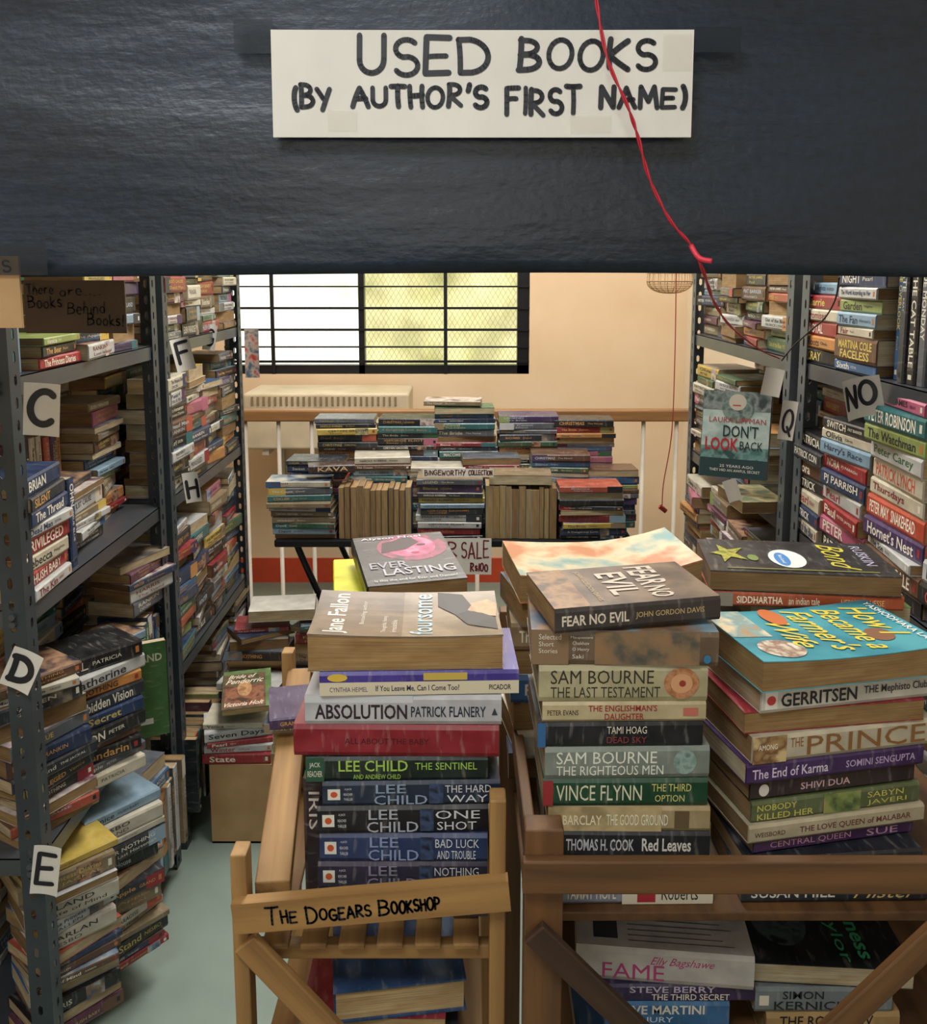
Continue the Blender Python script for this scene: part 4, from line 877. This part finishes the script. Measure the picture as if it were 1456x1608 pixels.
# ---------------------------------------------------------------- cartons
def carton(x0,x1,y0,y1,h,label,open_=False):
    mb=MB(); t=.004
    mb.box(x0,x1,y0,y0+t,0.001,h,CARD); mb.box(x0,x1,y1-t,y1,0.001,h,CARD); mb.box(x0,x0+t,y0+t,y1-t,0.001,h,CARD); mb.box(x1-t,x1,y0+t,y1-t,0.001,h,CARD); mb.box(x0,x1,y0,y1,0.001,.006,CARD)
    if not open_:
        mb.box(x0,x1,y0,(y0+y1)/2-.001,h,h+t,CARD); mb.box(x0,x1,(y0+y1)/2+.001,y1,h,h+t,CARD)
    o=top(mb.obj('cardboard_box'),label,'box')
    if open_:
        for q in ([(x0,y0,h),(x1,y0,h),(x1,y0-.05,h+.05),(x0,y0-.05,h+.05)],[(x1,y0,h),(x1,y1,h),(x1+.04,y1,h+.08),(x1+.04,y0,h+.08)]):
            f=MB(); f.add(q,[(0,1,2,3)],CARD); link(f.obj('flap'),o)
    return o
carton(-.715,-.30,2.44,2.68,.235,'plain brown closed cardboard box on the floor beside the cart')
carton(-.715,-.36,2.71,2.905,.40,'brown open cardboard box on the floor full of books',True)
gF='paperbacks on the cardboard boxes'
xpile(-.63,2.45,.24,.15,[(.03,'red','State','#dcd6c4',.19),(.022,'white','Winter','#96262c',.19),(.016,'red','Pearl','#dcd6c4',.18),(.03,'white','Seven Days','#26262a',.19),(.016,'cream','Venice','#26262a',.18)],gF,'lying on a cardboard box',9)
xpile(-.42,2.45,.24,-.12,[(.03,'black','STATE OF MIND','#dcd6c4',.19),(.03,'charcoal','JUST CAUSE','#dcd6c4',.185),(.028,'black','The Stand','#c89858',.18),(.02,'red','Fallen','#dcd6c4',.18)],gF,'lying on a cardboard box',10)
for (x,y,h,b) in ((-.62,2.585,.17,.05),(-.42,2.585,.20,.3)):
    pile(x,y,.24,h,b,WORDS_SHELF,gF,1.2,0,0,12,'on a cardboard box',.4)
M=Matrix.Translation((-.62,2.52,.412))@Matrix.Rotation(radians(7),4,'X')@Matrix.Rotation(radians(-78),4,'Z')
addbook(M,.20,.135,.018,'#5f7a48','#c2a676',[("RECT",'C1',.0,.88,0,.9,art('#4a3c30','#6a5440','#3a4430',25)),("RECT",'C1',.05,.85,.05,.55,art('#6a3c30','#906048','#4a3428',25)),("DISC",'C1',.3,.6,.3,.7,skin),("~Bride of",'C1',.1,.7,.78,.88,'#d8d0b8',.01),("~Pendorric",'C1',.05,.85,.64,.76,'#d8d0b8',.01),("~Victoria Holt",'C1',.05,.85,.06,.16,'#dcd4c0',.01)],label='romance paperback with painted cover on the box pile',group=gF,hero=True)
for (x,y,h,b) in ((-.63,2.71,.13,.1),(-.44,2.72,.14,-.2)):
    pile(x,y,.405,h,b,WORDS_SHELF,gF,1.1,0,0,11,'on a cardboard box',.5)
M=Matrix.Translation((-.565,2.79,.552))@Matrix.Rotation(radians(187),4,'Z')
addbook(M,.2,.14,.034,'#c8c4ba','#c0b08c',[],label='white book lying with its page edges out',group=gF,hero=True)
# ---------------------------------------------------------------- letter tags
def tag(px,py,Y,w,h,letters,roll,yaw,label,lw=.008,curl=.004,box=(.2,.8,.2,.8)):
    mb,fn=paperobj(w,h,PAPER,curl)
    if letters: hand(mb,letters,-w/2+box[0]*w,-w/2+box[1]*w,-h/2+box[2]*h,-h/2+box[3]*h,lw,MK,fn,0.04)
    c=at(px,py,Y)
    top(mb.obj('letter_tag'),label,'sign','letter tags on the racks',Matrix.Translation(c)@Matrix.Rotation(radians(yaw),4,'Z')@Matrix.Rotation(radians(roll),4,'Y'))
tag(67,643,1.562,.062,.09,"C",4,0,'white paper tag with a bold letter C',.012)
tag(35,1052,1.562,.055,.075,"D",25,0,'white paper tag with a bold letter D, tilted',.011)
tag(73,1366,1.562,.05,.095,"E",8,0,'white paper tag with a bold letter E',.009)
tag(302,765,2.385,.042,.08,"H",-8,0,'white paper tag with a letter H',.008)
tag(289,556,2.385,.05,.085,"F",-14,0,'white paper tag with a letter F curling outward',.008,.01)
tag(330,530,2.9,.04,.08,"G",8,0,'small white paper tag on the shelf edge',.006)
tag(1237,660,1.975,.032,.085,"Q",6,-15,'narrow white paper tag with a letter Q',.005)
tag(1350,624,1.58,.072,.068,"NO",-9,12,'white paper tag with letters N and O',.0075,.012,(.12,.88,.28,.82))
tag(1213,600,1.98,.040,.06,None,10,-10,'small white note hanging from the rack')
tag(1150,770,2.02,.03,.05,None,-20,-10,'small folded white note on the shelf edge')
mb,fn=paperobj(.05,.17,art('#4a5a6a','#b0a090','#a83a3a',30),.003)
top(mb.obj('picture_postcard'),'colourful picture card hanging at the rack end','postcard',None,Matrix.Translation(at(396,555,3.24)))
# ---------------------------------------------------------------- emit books (visible ones individually)
QV=[];QF=[]
def corners(b):
    L,W,T=b['L']/2,b['W']/2,b['T']
    return [b['M']@Vector((x,y,z)) for z in (0.0,T) for y in (-W,W) for x in (-L,L)]
BF=[(0,2,3,1),(4,5,7,6),(0,1,5,4),(2,6,7,3),(0,4,6,2),(1,3,7,5)]
for b in BOOKS:
    o=len(QV); QV+=corners(b); QF+=[tuple(o+i for i in f) for f in BF]
def quad(*p):
    o=len(QV); QV.extend([Vector(q) for q in p]); QF.append((o,o+1,o+2,o+3))
quad((-1,1.12,1.6),(1,1.12,1.6),(1,1.12,2.3),(-1,1.12,2.3))
quad((.06,.91,.945),(.70,.91,.945),(.70,.91,.985),(.06,.91,.985))
for z_,a_ in [(z,-1) for z in LL]+[(z,1) for z in RL]:
    if a_<0: quad((-1.2,1.58,z_),(-.78,1.58,z_),(-.78,3.25,z_),(-1.2,3.25,z_))
    else: quad((.72,1.18,z_),(1.1,1.18,z_),(1.1,2.93,z_),(.72,2.93,z_))
bvh=BVHTree.FromPolygons(QV,QF)
cam_o=Vector((0,0,CAMZ))
for bi,b in enumerate(BOOKS):
    s=0; c=corners(b)
    for f in BF:
        p=[c[i] for i in f]; n=(p[1]-p[0]).cross(p[3]-p[0]); A=n.length
        if A<1e-9: continue
        n.normalize()
        for u in (.12,.5,.88):
            for v in (.2,.8):
                q=p[0]+(p[1]-p[0])*u+(p[3]-p[0])*v; d=q-cam_o; dl=d.length; d/=dl
                pr=proj(q)
                if pr is None or not(0<=pr[0]<=1456 and 0<=pr[1]<=1608): continue
                loc,nn,idx,dist=bvh.ray_cast(cam_o,d)
                if dist is None or dist>dl-.0015 : s+=A*abs(n.dot(d))/dl/dl/6
    b['score']=s+(10 if b['hero'] and s>0 else 0)
BOOKS.sort(key=lambda b:b['score'],reverse=True)
NIND=300
stuffmb=MB()
nvis=sum(1 for b in BOOKS if b['score']>0)
for i,b in enumerate(BOOKS):
    if i<NIND and b['score']>0:
        cm_=MB(); pm=MB(); split=(b['score']>10 or i<190)
        bookmesh(b,cm_,pm if split else cm_)
        o=cm_.obj(b['name']); top(o,b['label'],'book',b['group'] or 'paperbacks',b['M'])
        if split: link(pm.obj('page_block'),o,b['M'])
    else:
        cm_=MB(); bookmesh(b,cm_,cm_)
        o=len(stuffmb.v); M=b['M']
        stuffmb.v.extend([tuple(M@Vector(v)) for v in cm_.v]); stuffmb.uv.extend(cm_.uv)
        mp=[stuffmb.mi(m) for m in cm_.mats]
        stuffmb.f.extend([tuple(o+k for k in f) for f in cm_.f]); stuffmb.m.extend([mp[k] for k in cm_.m])
print('BOOKS',len(BOOKS),'visible',nvis)
if stuffmb.v:
    o=stuffmb.obj('paperback_books'); top(o,'many worn paperbacks packed deep on the shelves','book'); o['kind']='stuff'
# ---------------------------------------------------------------- lights
def area(name,loc,size,energy,col,rot=(0,0,0)):
    l=bpy.data.lights.new(name,'AREA'); l.shape='RECTANGLE'; l.size,l.size_y=size; l.energy=energy; l.color=col
    o=bpy.data.objects.new(name,l); o.location=loc; o.rotation_euler=rot; scene.collection.objects.link(o); return o
area('ceiling_light_aisle',(0,2.3,2.85),(.5,1.4),60,(1,.97,.92))
area('ceiling_light_back',(0,3.9,2.85),(1.4,.9),31,(1,.95,.86))
area('ceiling_light_front',(-.5,-.2,2.8),(.7,.7),36,(.93,.97,1))
area('added_fill_behind',(0,-1.3,1.9),(1.2,.6),9,(1,.98,.94),(radians(82),0,0))  # unseen fill added behind the camera to brighten cart fronts and lower tiers
w=bpy.data.worlds.new('sky'); scene.world=w; w.use_nodes=True; nt=w.node_tree
bg=nt.nodes['Background']; bg.inputs[1].default_value=2.2
tc=nt.nodes.new('ShaderNodeTexCoord'); n=nt.nodes.new('ShaderNodeTexNoise'); n.inputs['Scale'].default_value=9; n.inputs['Detail'].default_value=5
nt.links.new(tc.outputs['Generated'],n.inputs['Vector'])
mx=nt.nodes.new('ShaderNodeMix'); mx.data_type='RGBA'; mx.inputs[6].default_value=rgb('#d2d8b4'); mx.inputs[7].default_value=rgb('#ffffff')
r=ramp(nt,n.outputs[0],.35,.55); nt.links.new(r,mx.inputs[0]); nt.links.new(mx.outputs[2],bg.inputs[0])
# ---------------------------------------------------------------- camera
cd=bpy.data.cameras.new('camera'); co=bpy.data.objects.new('camera',cd); scene.collection.objects.link(co)
cd.sensor_fit='HORIZONTAL'; cd.sensor_width=36; cd.lens=F/1456*36; cd.shift_y=-(804-CY)/1456
cd.clip_start=.02
co.location=(0,0,CAMZ); co.rotation_euler=(pi/2-PITCH,0,0); scene.camera=co
